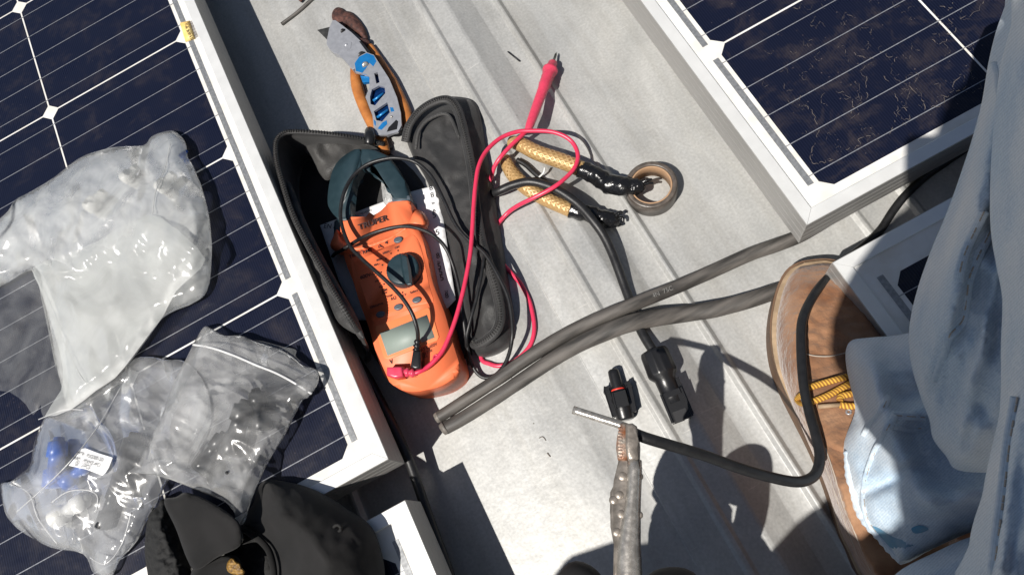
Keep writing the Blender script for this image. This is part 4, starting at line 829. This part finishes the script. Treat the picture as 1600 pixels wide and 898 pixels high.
# ================================================================ PLASTIC BAGS
def wr(x, y, o, a=1.0):
    """creases: sharp ridged noise at three scales, stretched along the pull of the film"""
    u = x * .8 + y * .6; v = -x * .6 + y * .8
    return a * .62 * (3.2 * ridge(u, v * .45, 46, o) + 1.7 * ridge(u * .5, v, 19, o + 3) + .25 * ridge(u, v, 9, o + 6))
def wr2(x, y, o, a=1.0):
    u = x * .8 + y * .6; v = -x * .6 + y * .8
    return a * (2.0 * ridge(u, v * .45, 46, o) + 1.3 * ridge(u * .5, v, 22, o + 3))
b1o = [(-40, 380), (-10, 350), (12, 330), (24, 312), (50, 298), (84, 277), (124, 247), (160, 234), (187, 229), (224, 227), (236, 214), (252, 207), (272, 205), (289, 221), (294, 247), (301, 257), (311, 281), (319, 305), (328, 345), (331, 400), (324, 454), (301, 474), (274, 485), (254, 497), (241, 514), (210, 557), (187, 584), (165, 602), (140, 620), (110, 640), (98, 612), (86, 570), (76, 520), (64, 465), (52, 422), (0, 448), (-40, 455)]
bag1 = thing('plastic_bag', 'large milky plastic bag with white parts inside on the left panel', 'bag', P(150, 420, H))
def z1(x, y, d):
    lump = 17 * math.exp(-((x - 240) ** 2 + (y - 330) ** 2) / 8000) + 9 * math.exp(-((x - 130) ** 2 + (y - 340) ** 2) / 5000) + 6 * math.exp(-((x - 60) ** 2 + (y - 400) ** 2) / 3000)
    return H + 4 + min(1, d / 22) ** .6 * (8 + lump + wr(x, y, 0) * (1.7 if y < 430 else .8)) 
obj('film', fill(b1o, z1, step=5, zbot=lambda x, y, d: H + .8), film('milky_film', .36, bump=.9, bs=20, rough=.22, var=.9, vs=20, tint=(.86, .87, .85)), bag1)
# the open mouth of the bag: a second, doubled layer folded over it
fl = [(52, 418), (95, 400), (150, 378), (183, 358), (235, 335), (262, 348), (290, 370), (321, 405), (300, 432), (275, 455), (256, 492), (235, 520), (208, 556), (180, 590), (150, 610), (110, 640), (70, 650), (95, 610), (98, 575), (88, 530), (72, 480), (60, 445)]
obj('folded_mouth', fill(fl, lambda x, y, d: H + 20 + 16 * math.exp(-((x - 260) ** 2 + (y - 340) ** 2) / 9000) - 9 * max(0, (y - 480) / 170) + 1.6 * min(1, d / 12) + 1.6 * nz(x, y, 60, 4) + 1.2 * ridge(x * .8 - y * .3, (x * .3 + y) * .3, 40, 5), step=6, n=2), film('milky_film_folded', .38, bump=.2, bs=9, rough=.5, var=.3, tint=(.62, .64, .62)), bag1)
obj('clear_side', fill([(-40, 452), (0, 446), (52, 418), (66, 465), (78, 520), (88, 570), (100, 612), (110, 640), (68, 652), (64, 632), (52, 648), (40, 631), (15, 612), (-40, 590)], lambda x, y, d: H + 5 + .35 * (600 - y) * .1 + .9 * wr2(x, y, 15, .7) * min(1, d / 10), step=6, n=2), film('clear_side_film', .12, bump=.4, bs=14, rough=.2, var=1), bag1)
for q in ([(50, 421), (65, 452), (85, 500), (105, 545), (125, 585), (140, 605)], [(238, 335), (243, 300), (258, 262), (266, 225)]):
    obj('crease', T(crom([P(x, y, z1(x, y, edist(x, y, b1o)) + 3.5) for x, y in q], 8), .4, seg=6), film('crease_film', .55, bump=.1, tint=(.85, .86, .84)), bag1)
for i, (x, y, r, m, lb) in enumerate([(250, 300, 11, 'white_pl', 'white plastic lump inside the top of the large milky bag'), (195, 285, 10, 'white_pl', 'white plastic lump in the middle of the large milky bag'), (140, 330, 12, 'white_pl', 'white plastic lump at the left of the large milky bag'), (285, 425, 8, 'white_pl', 'pale part inside the right edge of the large milky bag'), (283, 247, 4.5, 'blue_pl', 'small blue part showing at the tip of the large milky bag')]):
    q = P(x, y, H + 4); bm = bmesh.new()
    axial(q, q + Vector((r * 1.9, r * .7, 0)) / 1000, [(0, r * .45), (.1, r * .6), (.5, r * .62), (.55, r * .4), (.9, r * .4), (1, r * .3)], 16, bm)
    for v in bm.verts: v.co.z += r * .3 / 1000
    tag(obj('bag_part', bm, MT[m]), lb, 'plastic part', 'plastic parts inside the bags')
# bag 2: clear, with a label
b2o = [(235, 557), (210, 560), (190, 580), (160, 602), (130, 622), (100, 642), (76, 650), (68, 655), (53, 692), (47, 725), (30, 742), (15, 752), (0, 757), (7, 798), (20, 818), (37, 832), (80, 855), (130, 865), (147, 896), (174, 900), (187, 875), (214, 845), (231, 812), (247, 785), (262, 752), (300, 720), (330, 660), (320, 600), (290, 565), (262, 562)]
def z2(x, y, d):
    l = 12 * math.exp(-((x - 90) ** 2 + (y - 730) ** 2) / 5000) + 12 * math.exp(-((x - 190) ** 2 + (y - 720) ** 2) / 6000)
    return H + 3 + min(1, d / 18) ** .7 * (7 + l + wr2(x, y, 20, 1.0))
bag2 = thing('plastic_bag', 'clear plastic bag with a white printed label on the left panel', 'bag', P(130, 750, H))
fm2 = film('clear_film', .22, bump=.9, bs=24, rough=.17, var=1.3, vs=16, tint=(.88, .89, .9))
obj('film', fill(b2o, z2, step=4, zbot=lambda x, y, d: H + .8), fm2, bag2)
lb = [(128, 700.5), (134, 700), (152, 707), (176, 714.5), (170, 730), (165, 738), (160, 742.5), (135, 733), (107, 727), (118, 714)]
l_ = obj('label', fill(lb, lambda x, y, d: z2(150, 720, 60) + 1.5 + .5 * nz(x, y, 20), step=5, smooth=False), MT['paper'], bag2)
zl = z2(150, 720, 60) + 2.2
for s, a, b in [('MFTR:  PUS20001201', (118, 709), (160, 721)), ('PART:  VP2KMZ-4FC1', (113, 717), (155, 729)), ('Q:   2 PCS', (116, 725.5), (139, 733))]:
    text(s, a, b, zl, MT['inkb'], l_, tall=1.3)
for q in ([(25, 800), (70, 760), (110, 720), (150, 670), (180, 620), (195, 590)], [(140, 870), (165, 880), (190, 850), (205, 800)], [(15, 755), (45, 770), (60, 810), (90, 850)], [(60, 655), (100, 640), (130, 640)], [(150, 800), (152, 775), (135, 765), (105, 768), (80, 785)]):
    obj('crease', T(crom([P(x, y, z2(x, y, edist(x, y, b2o)) + .5) for x, y in q], 8), .5, seg=6), film('crease_film', .55, bump=.1, tint=(.9, .9, .9)), bag2)
def conn(px, py, ang, L_, r, m, lb, z=H + 9):
    q = P(px, py, z); dv = Vector((math.cos(ang), math.sin(ang), 0)) * L_ / 1000; bm = bmesh.new()
    axial(q - dv / 2, q + dv / 2, [(0, r * .7), (.04, r), (.35, r), (.38, r * .72), (.6, r * .68), (.62, r * .9), (.9, r * .85), (.92, r * .5), (1, r * .45)], 18, bm)
    tag(obj('bag_part', bm, m), lb, 'connector', 'plastic parts inside the bags')
conn(88, 722, 1.2, 42, 9, MT['blue_pl'], 'blue plastic part inside the labelled clear bag')
conn(120, 738, .2, 30, 7, MT['blue_pl'], 'smaller blue part beside the label inside the clear bag')
conn(200, 725, 1.0, 52, 10, MT['black_pl'], 'black connector inside the right of the labelled clear bag')
conn(172, 788, .9, 40, 6.5, MT['black_pl'], 'black connector inside the bottom of the labelled clear bag', H + 6.8)
conn(110, 795, .1, 36, 8, MT['white_pl'], 'pale part inside the lower left of the labelled clear bag')
# bag 3: zip bag
b3o = [(318, 511), (330, 513), (350, 524), (375, 524), (395, 532), (420, 540), (436, 545), (455, 556), (472, 570), (495, 578), (497, 598), (482, 620), (474, 624), (462, 645), (445, 680), (420, 720), (408, 745), (398, 768), (388, 795), (384, 812), (376, 820), (369, 818), (366, 800), (350, 783), (320, 770), (288, 757), (255, 745), (225, 740), (199, 738), (215, 725), (232, 690), (250, 655), (262, 625), (275, 590), (290, 562), (303, 535)]
def z3(x, y, d):
    l = 12 * math.exp(-((x - 380) ** 2 + (y - 680) ** 2) / 5000) + 6 * math.exp(-((x - 320) ** 2 + (y - 640) ** 2) / 5000)
    base = H + 9 + 20 * max(0, min(1, (y - 720) / 80)) + 8 * max(0, min(1, (300 - x) / 60))
    return base + min(1, d / 18) ** .7 * (5 + l + wr2(x, y, 40, 1.1) * (1.0 if y > 600 else .4))
bag3 = thing('zip_bag', 'clear resealable bag holding black parts and lying on the cap', 'bag', P(350, 660, H))
obj('film', fill(b3o, z3, step=3.6, zbot=lambda x, y, d: z3(x, y, 0) - 7), film('zip_film', .26, bump=.95, bs=26, rough=.17, var=1.3, vs=16, tint=(.88, .88, .87)), bag3)
obj('zip_strip', T(crom([P(x, y, z3(x, y, edist(x, y, b3o)) + 1) for x, y in [(301, 538), (330, 543), (365, 555), (400, 570), (430, 582), (460, 598), (487, 615)]], 8), .9, seg=8, flat=.5), film('zip_white', .85, bump=.05, tint=(.9, .9, .9)), bag3)
q = P(355, 738, z3(355, 738, 40) + .6); bm = axial(q, q + Vector((0, 0, .0006)), [(0, 1.3), (1, 1.3)], 14); obj('punched_hole', bm, MT['inkb'], bag3)
ft = [(395, 532), (410, 533), (440, 541), (462, 546), (462, 556), (470, 566), (450, 556), (420, 542)]
obj('loose_corner', fill(ft, lambda x, y, d: H + 6 + .5 * wr(x, y, 3), step=3), film('loose_film', .12, bump=.8, bs=80, rough=.12), bag3)
conn(372, 668, .9, 46, 10, MT['black_pl'], 'black connector inside the middle of the resealable bag', H + 12)
conn(405, 640, 1.4, 36, 8, MT['black_pl'], 'black connector nearer the zip of the resealable bag', H + 11)
conn(330, 705, .5, 36, 7, MT['black_pl'], 'black connector in the lower left of the resealable bag', H + 12)
# clear bag corner at the lower left edge of the view

# ================================================================ PERSON (crouching, mostly outside the frame)
def skin_mesh(name, J, E, m, lv=2):
    me = bpy.data.meshes.new(name); me.from_pydata([W(*p[:3]) for p in J], E, []); o = link(bpy.data.objects.new(name, me))
    s = o.modifiers.new('s', 'SKIN'); me.skin_vertices or None
    for v, p in zip(me.skin_vertices[0].data, J): v.radius = (p[3] / 1000, (p[4] if len(p) > 4 else p[3]) / 1000)
    me.skin_vertices[0].data[0].use_root = True
    u = o.modifiers.new('u', 'SUBSURF'); u.levels = lv; u.render_levels = lv
    bpy.context.view_layer.update()
    dg = bpy.context.evaluated_depsgraph_get(); m2 = bpy.data.meshes.new_from_object(o.evaluated_get(dg)); bpy.data.objects.remove(o)
    m2.materials.clear(); m2.materials.append(m); m2.name = name
    for p in m2.polygons: p.use_smooth = True
    return link(bpy.data.objects.new(name, m2))
J = [(330, -1100, 330, 120, 90), (290, -1030, 470, 115, 90), (240, -950, 610, 120, 90), (190, -860, 720, 110, 85), (175, -800, 775, 50), (172, -765, 815, 62), (163, -722, 850, 88), (160, -710, 885, 66),
     (119, -808, 720, 64), (98, -716, 690, 56), (100, -872, 640, 46), (31, -850, 470, 40), (80, -800, 330, 30), (110, -765, 240, 26),
     (300, -880, 720, 60), (380, -880, 690, 50), (400, -960, 660, 42), (380, -900, 640, 36), (330, -800, 655, 28), (280, -740, 672, 24),
     (240, -1100, 320, 90), (70, -960, 360, 75), (-102, -760, 385, 66), (-115, -930, 220, 50), (-110, -1060, 90, 40), (-120, -1000, 40, 38), (-130, -900, 28, 32),
     (430, -1080, 330, 90), (520, -900, 340, 75), (560, -700, 320, 58), (500, -700, 220, 50), (410, -735, 110, 40), (372, -690, 50, 36), (362, -560, 32, 30)]
Ed = [(0, 1), (1, 2), (2, 3), (3, 4), (4, 5), (5, 6), (6, 7), (3, 8), (8, 9), (8, 10), (10, 11), (11, 12), (12, 13), (3, 14), (14, 15), (15, 16), (16, 17), (17, 18), (18, 19), (0, 20), (20, 21), (21, 22), (22, 23), (23, 24), (24, 25), (25, 26), (0, 27), (27, 28), (28, 29), (29, 30), (30, 31), (31, 32), (32, 33)]
person = tag(skin_mesh('person', J, Ed, MT['skin']), 'person crouching in pale blue jeans and tan lace up boots holding the pliers', 'person')
def part_of(o, par): o.parent = par; return o
part_of(skin_mesh('shirt', [(320, -1080, 340, 135, 105), (290, -1030, 470, 130, 104), (240, -950, 610, 135, 104), (190, -870, 712, 120, 98), (119, -810, 722, 76), (82, -738, 690, 82), (100, -870, 640, 58), (31, -850, 470, 54), (78, -806, 330, 42),
                            (300, -882, 722, 68), (380, -882, 692, 58), (402, -962, 660, 50), (384, -905, 638, 44), (345, -825, 650, 36)],
                   [(0, 1), (1, 2), (2, 3), (3, 4), (4, 5), (4, 6), (6, 7), (7, 8), (3, 9), (9, 10), (10, 11), (11, 12), (12, 13)], MT['shirt']), person)
part_of(skin_mesh('hair', [(166, -745, 850, 84), (163, -722, 872, 98), (162, -715, 905, 70)], [(0, 1), (1, 2)], MT['hair']), person)
part_of(skin_mesh('trouser_leg', [(330, -1100, 330, 130, 100), (240, -1100, 322, 104), (70, -960, 362, 92), (-102, -757, 385, 100), (-115, -930, 220, 64), (-112, -1040, 110, 56)], [(0, 1), (1, 2), (2, 3), (3, 4), (4, 5)], MT['denim']), person)
part_of(skin_mesh('sleeve', [(150, -800, 720, 60), (110, -770, 700, 70), (84, -738, 692, 73), (68, -699, 686, 60)], [(0, 1), (1, 2), (2, 3)], MT['shirt']), person)  # unseen stub past the shoulder, added to shape the shadow on boot and jeans
# gloved fist round the plier handles: palm, four curled fingers and a thumb
hc = P(985, 960, ZP - 8) * 1000
hx, hy, hz = hc.x, hc.y, hc.z
fist = skin_mesh('glove', [(104, -775, 235, 27), (112, -735, 215, 30, 22), (118, -700, 200, 34, 20)], [(0, 1), (1, 2)], MT['glove']); part_of(fist, person)
AX = (P(985, 1000, ZP) - P(982, 898, ZP)).normalized()      # along the handles, away from the jaws
SD = AX.cross(Vector((0, 0, 1))).normalized()
H0 = P(984, 905, ZP - 6)
def pt(a, s, u): return tuple((H0 + AX * a / 1000 + SD * s / 1000 + Vector((0, 0, u / 1000))) * 1000)
for i, (a, r) in enumerate(((13, 11.5), (31, 12.5), (49, 12.5), (66, 11.5))):
    ch = [pt(a + 6, 34, -28), pt(a + 2, 30, -2), pt(a, 20, 10), pt(a, 4, 12) if i else pt(a, 14, 10), pt(a, -6, 9) if i else pt(a, 15, 4)]
    f = skin_mesh('glove_finger', [(*p, r) for p in ch[:(5 if i else 3)]], [(k, k + 1) for k in range((4 if i else 2))], MT['glove'], 1); part_of(f, person)
th = skin_mesh('glove_thumb', [(*pt(62, -22, -22), 12), (*pt(36, -30, -6), 12.5), (*pt(14, -27, 3), 11.5), (*pt(4, -22, 5), 10)], [(0, 1), (1, 2), (2, 3)], MT['glove'], 1); part_of(th, person)
palm = skin_mesh('glove', [(*pt(74, 8, -38), 30, 34), (*pt(44, 10, -30), 33, 36), (*pt(16, 12, -26), 31, 33)], [(0, 1), (1, 2)], MT['glove'], 2); part_of(palm, person)
for nm, l in (('glove_thumb', [(880, 990, 176, 15), (900, 925, 184, 16), (924, 880, 186, 14)]), ('glove_finger', [(1062, 1000, 168, 17), (1052, 930, 178, 22), (1046, 886, 182, 15)])):
    f = skin_mesh(nm, [(*(P(x, y, z) * 1000), r) for x, y, z, r in l], [(0, 1), (1, 2)], MT['glove'], 2); part_of(f, person)
# hand holding the phone that takes the picture
RX, RY, RZ = Vector([r[0] for r in CM]), Vector([r[1] for r in CM]), Vector([r[2] for r in CM])
def cp_(a, b, c): return CP + RX * a / 1000 + RY * b / 1000 + RZ * c / 1000
bm = bmesh.new(); bmesh.ops.create_cube(bm, size=1)
for v in bm.verts: v.co = cp_(58 + v.co.x * 150, -22 + v.co.y * 74, 10 + v.co.z * 8)
bmesh.ops.bevel(bm, geom=list(bm.edges), offset=.003, segments=3, affect='EDGES')
ph = thing('smartphone', 'dark phone held above the roof taking the picture', 'phone', cp_(58, -22, 10)); obj('case', bm, MT['black_pl'], ph, False)
for k in range(4):
    f = skin_mesh('finger', [(*(cp_(118 - k * 3, 30 - 20 * k, 34) * 1000), 10), (*(cp_(136, 26 - 19 * k, 26) * 1000), 9), (*(cp_(142, 24 - 18 * k, 10) * 1000), 8.5), (*(cp_(136, 23 - 17 * k, -1) * 1000), 7.5)], [(0, 1), (1, 2), (2, 3)], MT['skin'], 1); part_of(f, person)
pm = skin_mesh('palm', [(280, -740, 680, 24), (*(cp_(100, -50, 55) * 1000), 26), (*(cp_(112, -12, 40) * 1000), 28), (*(cp_(114, 22, 38) * 1000), 20)], [(0, 1), (1, 2), (2, 3)], MT['skin'], 2); part_of(pm, person)

# boot
boot_o0 = [(1262, 406), (1240, 412), (1221, 432), (1208, 470), (1203, 515), (1208, 562), (1220, 605), (1238, 648), (1258, 690), (1276, 730), (1294, 780), (1308, 830), (1322, 860), (1345, 905), (1400, 960), (1520, 960), (1500, 800), (1470, 700), (1440, 600), (1420, 540), (1396, 490), (1365, 440), (1330, 414), (1296, 404)]
bt = bpy.data.objects.new('boot', None); link(bt); bt.parent = person; bt.location = P(1320, 650, 0)
boot_o = [(x + (0 if y < 560 or x > 1400 else min(9, (y - 560) / 12)), y) for x, y in boot_o0]
obj('sole', slab(boot_o, -1, 26, 1, 2, n=3), MT['sole'], bt, False)
welt_o = [(x + (3 if x < 1300 else -3), y + 3) for x, y in boot_o]
obj('welt', slab(welt_o, 25, 30, 1.5, 2, n=3), MT['welt'], bt)
up_o = [(1264, 414), (1246, 419), (1230, 438), (1218, 475), (1213, 515), (1216, 560), (1228, 605), (1243, 645), (1262, 690), (1281, 735), (1298, 780), (1312, 825), (1326, 855), (1350, 900), (1400, 955), (1510, 955), (1490, 800), (1460, 700), (1430, 600), (1410, 540), (1385, 490), (1358, 448), (1326, 421), (1294, 411)]
def zb(x, y, d):
    pr = max(0, min(1, (y - 430) / 330)); top = 30 + 24 * (1 - pr) + 85 * pr ** 1.1
    e = min(1, d / (34 - 14 * pr)) ** .55
    cr = 3.0 * ridge(x * .3 + y * .1, y, 15, 2) * math.exp(-((y - 510) / 60) ** 2) + 1.2 * nz(x, y, 18, 4)
    return 31 + (top - 31) * e + cr * min(1, d / 14)
bu = obj('upper', fill(up_o, zb, step=5, zbot=lambda x, y, d: 30.4), MT['leather'], bt)
def on(x, y, k=0): return P(x, y, zb(x, y, edist(x, y, up_o)) + k)
obj('toe_seam', T(crom([on(x, y, .3) for x, y in [(1228, 560), (1250, 552), (1275, 556), (1300, 556), (1325, 550)]], 6), .5, seg=5), MT['thread'], bu)
obj('tongue', fill([(1258, 598), (1290, 592), (1330, 585), (1345, 640), (1350, 700), (1300, 700), (1275, 650)], lambda x, y, d: zb(x, y, edist(x, y, up_o)) + .5 + 2.5 * min(1, d / 6), step=6, zbot=lambda x, y, d: 40), MT['leather'], bu)
for q in ([(1259, 607), (1280, 600), (1305, 593), (1332, 586)], [(1264, 629), (1290, 619), (1315, 606), (1334, 596)], [(1312, 626), (1314, 619), (1324, 616), (1340, 613)], [(1312, 632), (1325, 634), (1338, 634)], [(1262, 612), (1252, 617), (1246, 624), (1252, 630), (1264, 629)]):
    obj('lace', T(crom([on(x, y, 5) for x, y in q], 8), 2.3, seg=10, flat=.75), MT['lace'], bt)
obj('aglet', T([on(1278, 635, 5), on(1312, 632, 5)], 1.6, seg=8), MT['welt'], bt)
for x, y in ((1326, 643), (1250, 626)):
    ee = [on(x + 3.6 * math.cos(a), y + 3.6 * math.sin(a), 3.2) for a in [2 * math.pi * k / 14 for k in range(15)]]; obj('eyelet', T(ee, .8, seg=6), MT['steel'], bt)
obj('side_seam', T(crom([on(x, y, .3) for x, y in [(1250, 640), (1272, 690), (1292, 735), (1310, 785), (1326, 830), (1345, 880)]], 6), .5, seg=5), MT['thread'], bu)
obj('side_seam', T(crom([on(x, y, .3) for x, y in [(1290, 700), (1305, 745), (1318, 790), (1335, 830), (1360, 890)]], 6), .5, seg=5), MT['thread'], bu)
# the other boot stands outside the frame
def foot(x, y, z0=4):
    bm = bmesh.new(); o = [(0, 0), (30, 20), (45, 70), (48, 140), (38, 200), (40, 260), (28, 290), (0, 298), (-28, 290), (-38, 240), (-34, 180), (-42, 100), (-36, 40)]
    pts = crom([Vector((x + a, y - b, 0)) for a, b in o], 3, True); slab_w(bm, [(p.x / 1000, p.y / 1000) for p in pts], z0, 28, 3, 2); slab_w(bm, [((x + (p.x - x) * .9) / 1000, (p.y - 6) / 1000) for p in pts], 28, 85, 26, 4); return bm
ob = obj('boot', foot(-128, -850), MT['leather'], person)
# jeans
jn = bpy.data.objects.new('jeans', None); link(jn); jn.parent = person; jn.location = P(1450, 600, 150)
def fold(x, y, cx, cy, dx, dy, w, a):
    """one long fold through (cx,cy) along (dx,dy), width w px, height a mm"""
    l = math.hypot(dx, dy); t = ((x - cx) * dx + (y - cy) * dy) / l; n = ((x - cx) * -dy + (y - cy) * dx) / l
    return a * math.exp(-(n / w) ** 2) * math.exp(-(t / (l * .9)) ** 2)
j1 = [(1322, 545), (1332, 531), (1360, 527), (1420, 520), (1500, 490), (1640, 480), (1700, 700), (1680, 880), (1560, 820), (1517, 831), (1457, 857), (1410, 881), (1390, 862), (1372, 840), (1353, 821), (1339, 796), (1325, 748), (1318, 705), (1322, 680), (1332, 655), (1336, 635), (1328, 600), (1322, 570)]
def zj1(x, y, d):
    b = 104 + .18 * (x - 1320)
    f = fold(x, y, 1405, 700, 60, 130, 26, 16) + fold(x, y, 1370, 600, 20, 80, 16, 10) + fold(x, y, 1450, 640, 90, -30, 18, 12) + fold(x, y, 1440, 600, 60, 60, 12, -7) + fold(x, y, 1400, 745, 60, -30, 10, -9) + fold(x, y, 1490, 780, 90, -10, 24, 10)
    return b + 34 * min(1, d / 55) ** .55 + 1.4 * f * min(1, d / 12) + min(1, d / 20) * 4 * ridge(x * .5 + y * .2, y * .9 - x * .4, 30, 3) + 1.6 * nz(x, y, 28, 3) + 3.5 * nz(x, y, 70, 5)
obj('trouser_leg', fill(j1, zj1, step=6, zbot=lambda x, y, d: 70 + .1 * (x - 1320), ray=True), MT['denim'], jn)
j2 = [(1582, -30), (1570, 10), (1556, 50), (1544, 100), (1534, 160), (1521, 210), (1505, 260), (1481, 328), (1456, 388), (1437, 440), (1424, 490), (1420, 530), (1424, 570), (1438, 618), (1452, 655), (1458, 685), (1478, 712), (1497, 734), (1560, 738), (1700, 735), (1760, 300), (1700, -40)]
def zj2(x, y, d):
    b = 225 + .22 * (x - 1430) + .10 * (400 - y)
    f = fold(x, y, 1500, 420, -60, 200, 20, 14) + fold(x, y, 1550, 200, -50, 170, 16, 12) + fold(x, y, 1470, 560, 20, 90, 26, -5) + fold(x, y, 1530, 560, 30, -120, 12, 8) + fold(x, y, 1530, 640, 60, 40, 22, -6)
    return b + 46 * min(1, d / 70) ** .55 + 1.5 * f * min(1, d / 14) + min(1, d / 24) * 5.5 * ridge(x + y * .15, y * .28, 30, 13) + 2 * nz(x, y, 30, 13) + 5 * nz(x, y, 80, 15)
obj('trouser_leg', fill(j2, zj2, step=7, zbot=lambda x, y, d: 190 + .2 * (x - 1430), ray=True), MT['denim'], jn)
j3 = [(1600, -40), (1580, 40), (1562, 110), (1552, 200), (1547, 290), (1548, 360), (1557, 417), (1566, 467), (1564, 534), (1564, 598), (1561, 648), (1551, 692), (1541, 738), (1534, 775), (1521, 815), (1514, 852), (1508, 930), (1800, 930), (1800, -40)]
def zj3(x, y, d):
    b = 330 + .2 * (x - 1550)
    return b + 34 * min(1, d / 60) ** .6 + fold(x, y, 1580, 760, -20, 200, 12, 9) + min(1, d / 24) * 5 * ridge(x, y * .2, 34, 23) + 1.5 * nz(x, y, 40, 23) + 3 * nz(x, y, 100, 15)
obj('trouser_leg', fill(j3, zj3, step=8, zbot=lambda x, y, d: 300 + .2 * (x - 1550), ray=True), MT['denim'], jn)
j4 = [(1360, 950), (1385, 912), (1410, 888), (1457, 864), (1517, 838), (1580, 830), (1640, 950)]
obj('trouser_leg', fill(j4, lambda x, y, d: 150 + .15 * (x - 1400) + 22 * min(1, d / 30) ** .6 + 2 * nz(x, y, 30, 33), step=7, zbot=lambda x, y, d: 130, ray=True), MT['denim'], jn)
def seam(pts, zf, ol, r=.7, k=1.0):
    """raised felled seam with dashed stitching on top"""
    l = crom([Vector((x, y, 0)) for x, y in pts], 10)
    q = [P(v.x, v.y, zf(v.x, v.y, edist(v.x, v.y, ol))) for v in l]
    sm = obj('seam', T(q, 2.3, seg=8, flat=.55), MT['denim'], jn)
    bm = bmesh.new(); f = crom([P(v.x, v.y, zf(v.x, v.y, edist(v.x, v.y, ol)) + 1.35) for v in l], 4); i = 0; acc = 0; st = []
    for a_, b_ in zip(f, f[1:]):
        acc += (b_ - a_).length * 1000; st.append(a_)
        if acc > 2.6:
            if len(st) > 1 and i % 3 != 2: tube(bm, st, .33, seg=5)
            st = []; acc = 0; i += 1
    obj('stitching', bm, MT['thread'], sm)
seam([(1547, 362), (1517, 427), (1511, 460), (1504, 500), (1484, 524), (1477, 551), (1461, 594)], zj2, j2, .6)
seam([(1538, 330), (1508, 395), (1497, 440)], zj2, j2, .4)
seam([(1398, 650), (1375, 690), (1358, 730), (1350, 770), (1356, 810), (1370, 832)], zj1, j1, .6)
seam([(1350, 680), (1362, 660), (1378, 640), (1388, 620)], zj1, j1, .4)
seam([(1395, 648), (1420, 650), (1446, 652)], zj1, j1, .5); seam([(1395, 664), (1420, 670), (1444, 668)], zj1, j1, .5)
seam([(1590, 620), (1578, 690), (1570, 760), (1560, 840), (1552, 900)], zj3, j3, .5)
seam([(1556, 100), (1575, 190), (1600, 240)], zj2, j2, .6)
obj('hem', T(crom([P(x, y, zj1(x, y, 2) + 1) for x, y in [(1327, 705), (1330, 748), (1343, 794), (1357, 817), (1375, 836), (1394, 858), (1412, 874)]], 8), 3.4, seg=10, rib=lambda l: 1 + .12 * math.sin(l * 1.3)), MT['denim'], jn)
pa_ = mat('blue_paint_stain', (.08, .28, .46), .8, 0, col2=(.22, .34, .44), vs=90)
for o in ([(1424, 825), (1436, 820), (1450, 824), (1448, 829), (1430, 833)], [(1353, 818), (1372, 824), (1395, 838), (1425, 848), (1428, 858), (1400, 858), (1378, 846), (1360, 832)]):
    obj('paint_stain', fill(o, lambda x, y, d: zj1(x, y, edist(x, y, j1)) + .35 + .1 * d, step=4), pa_, jn)
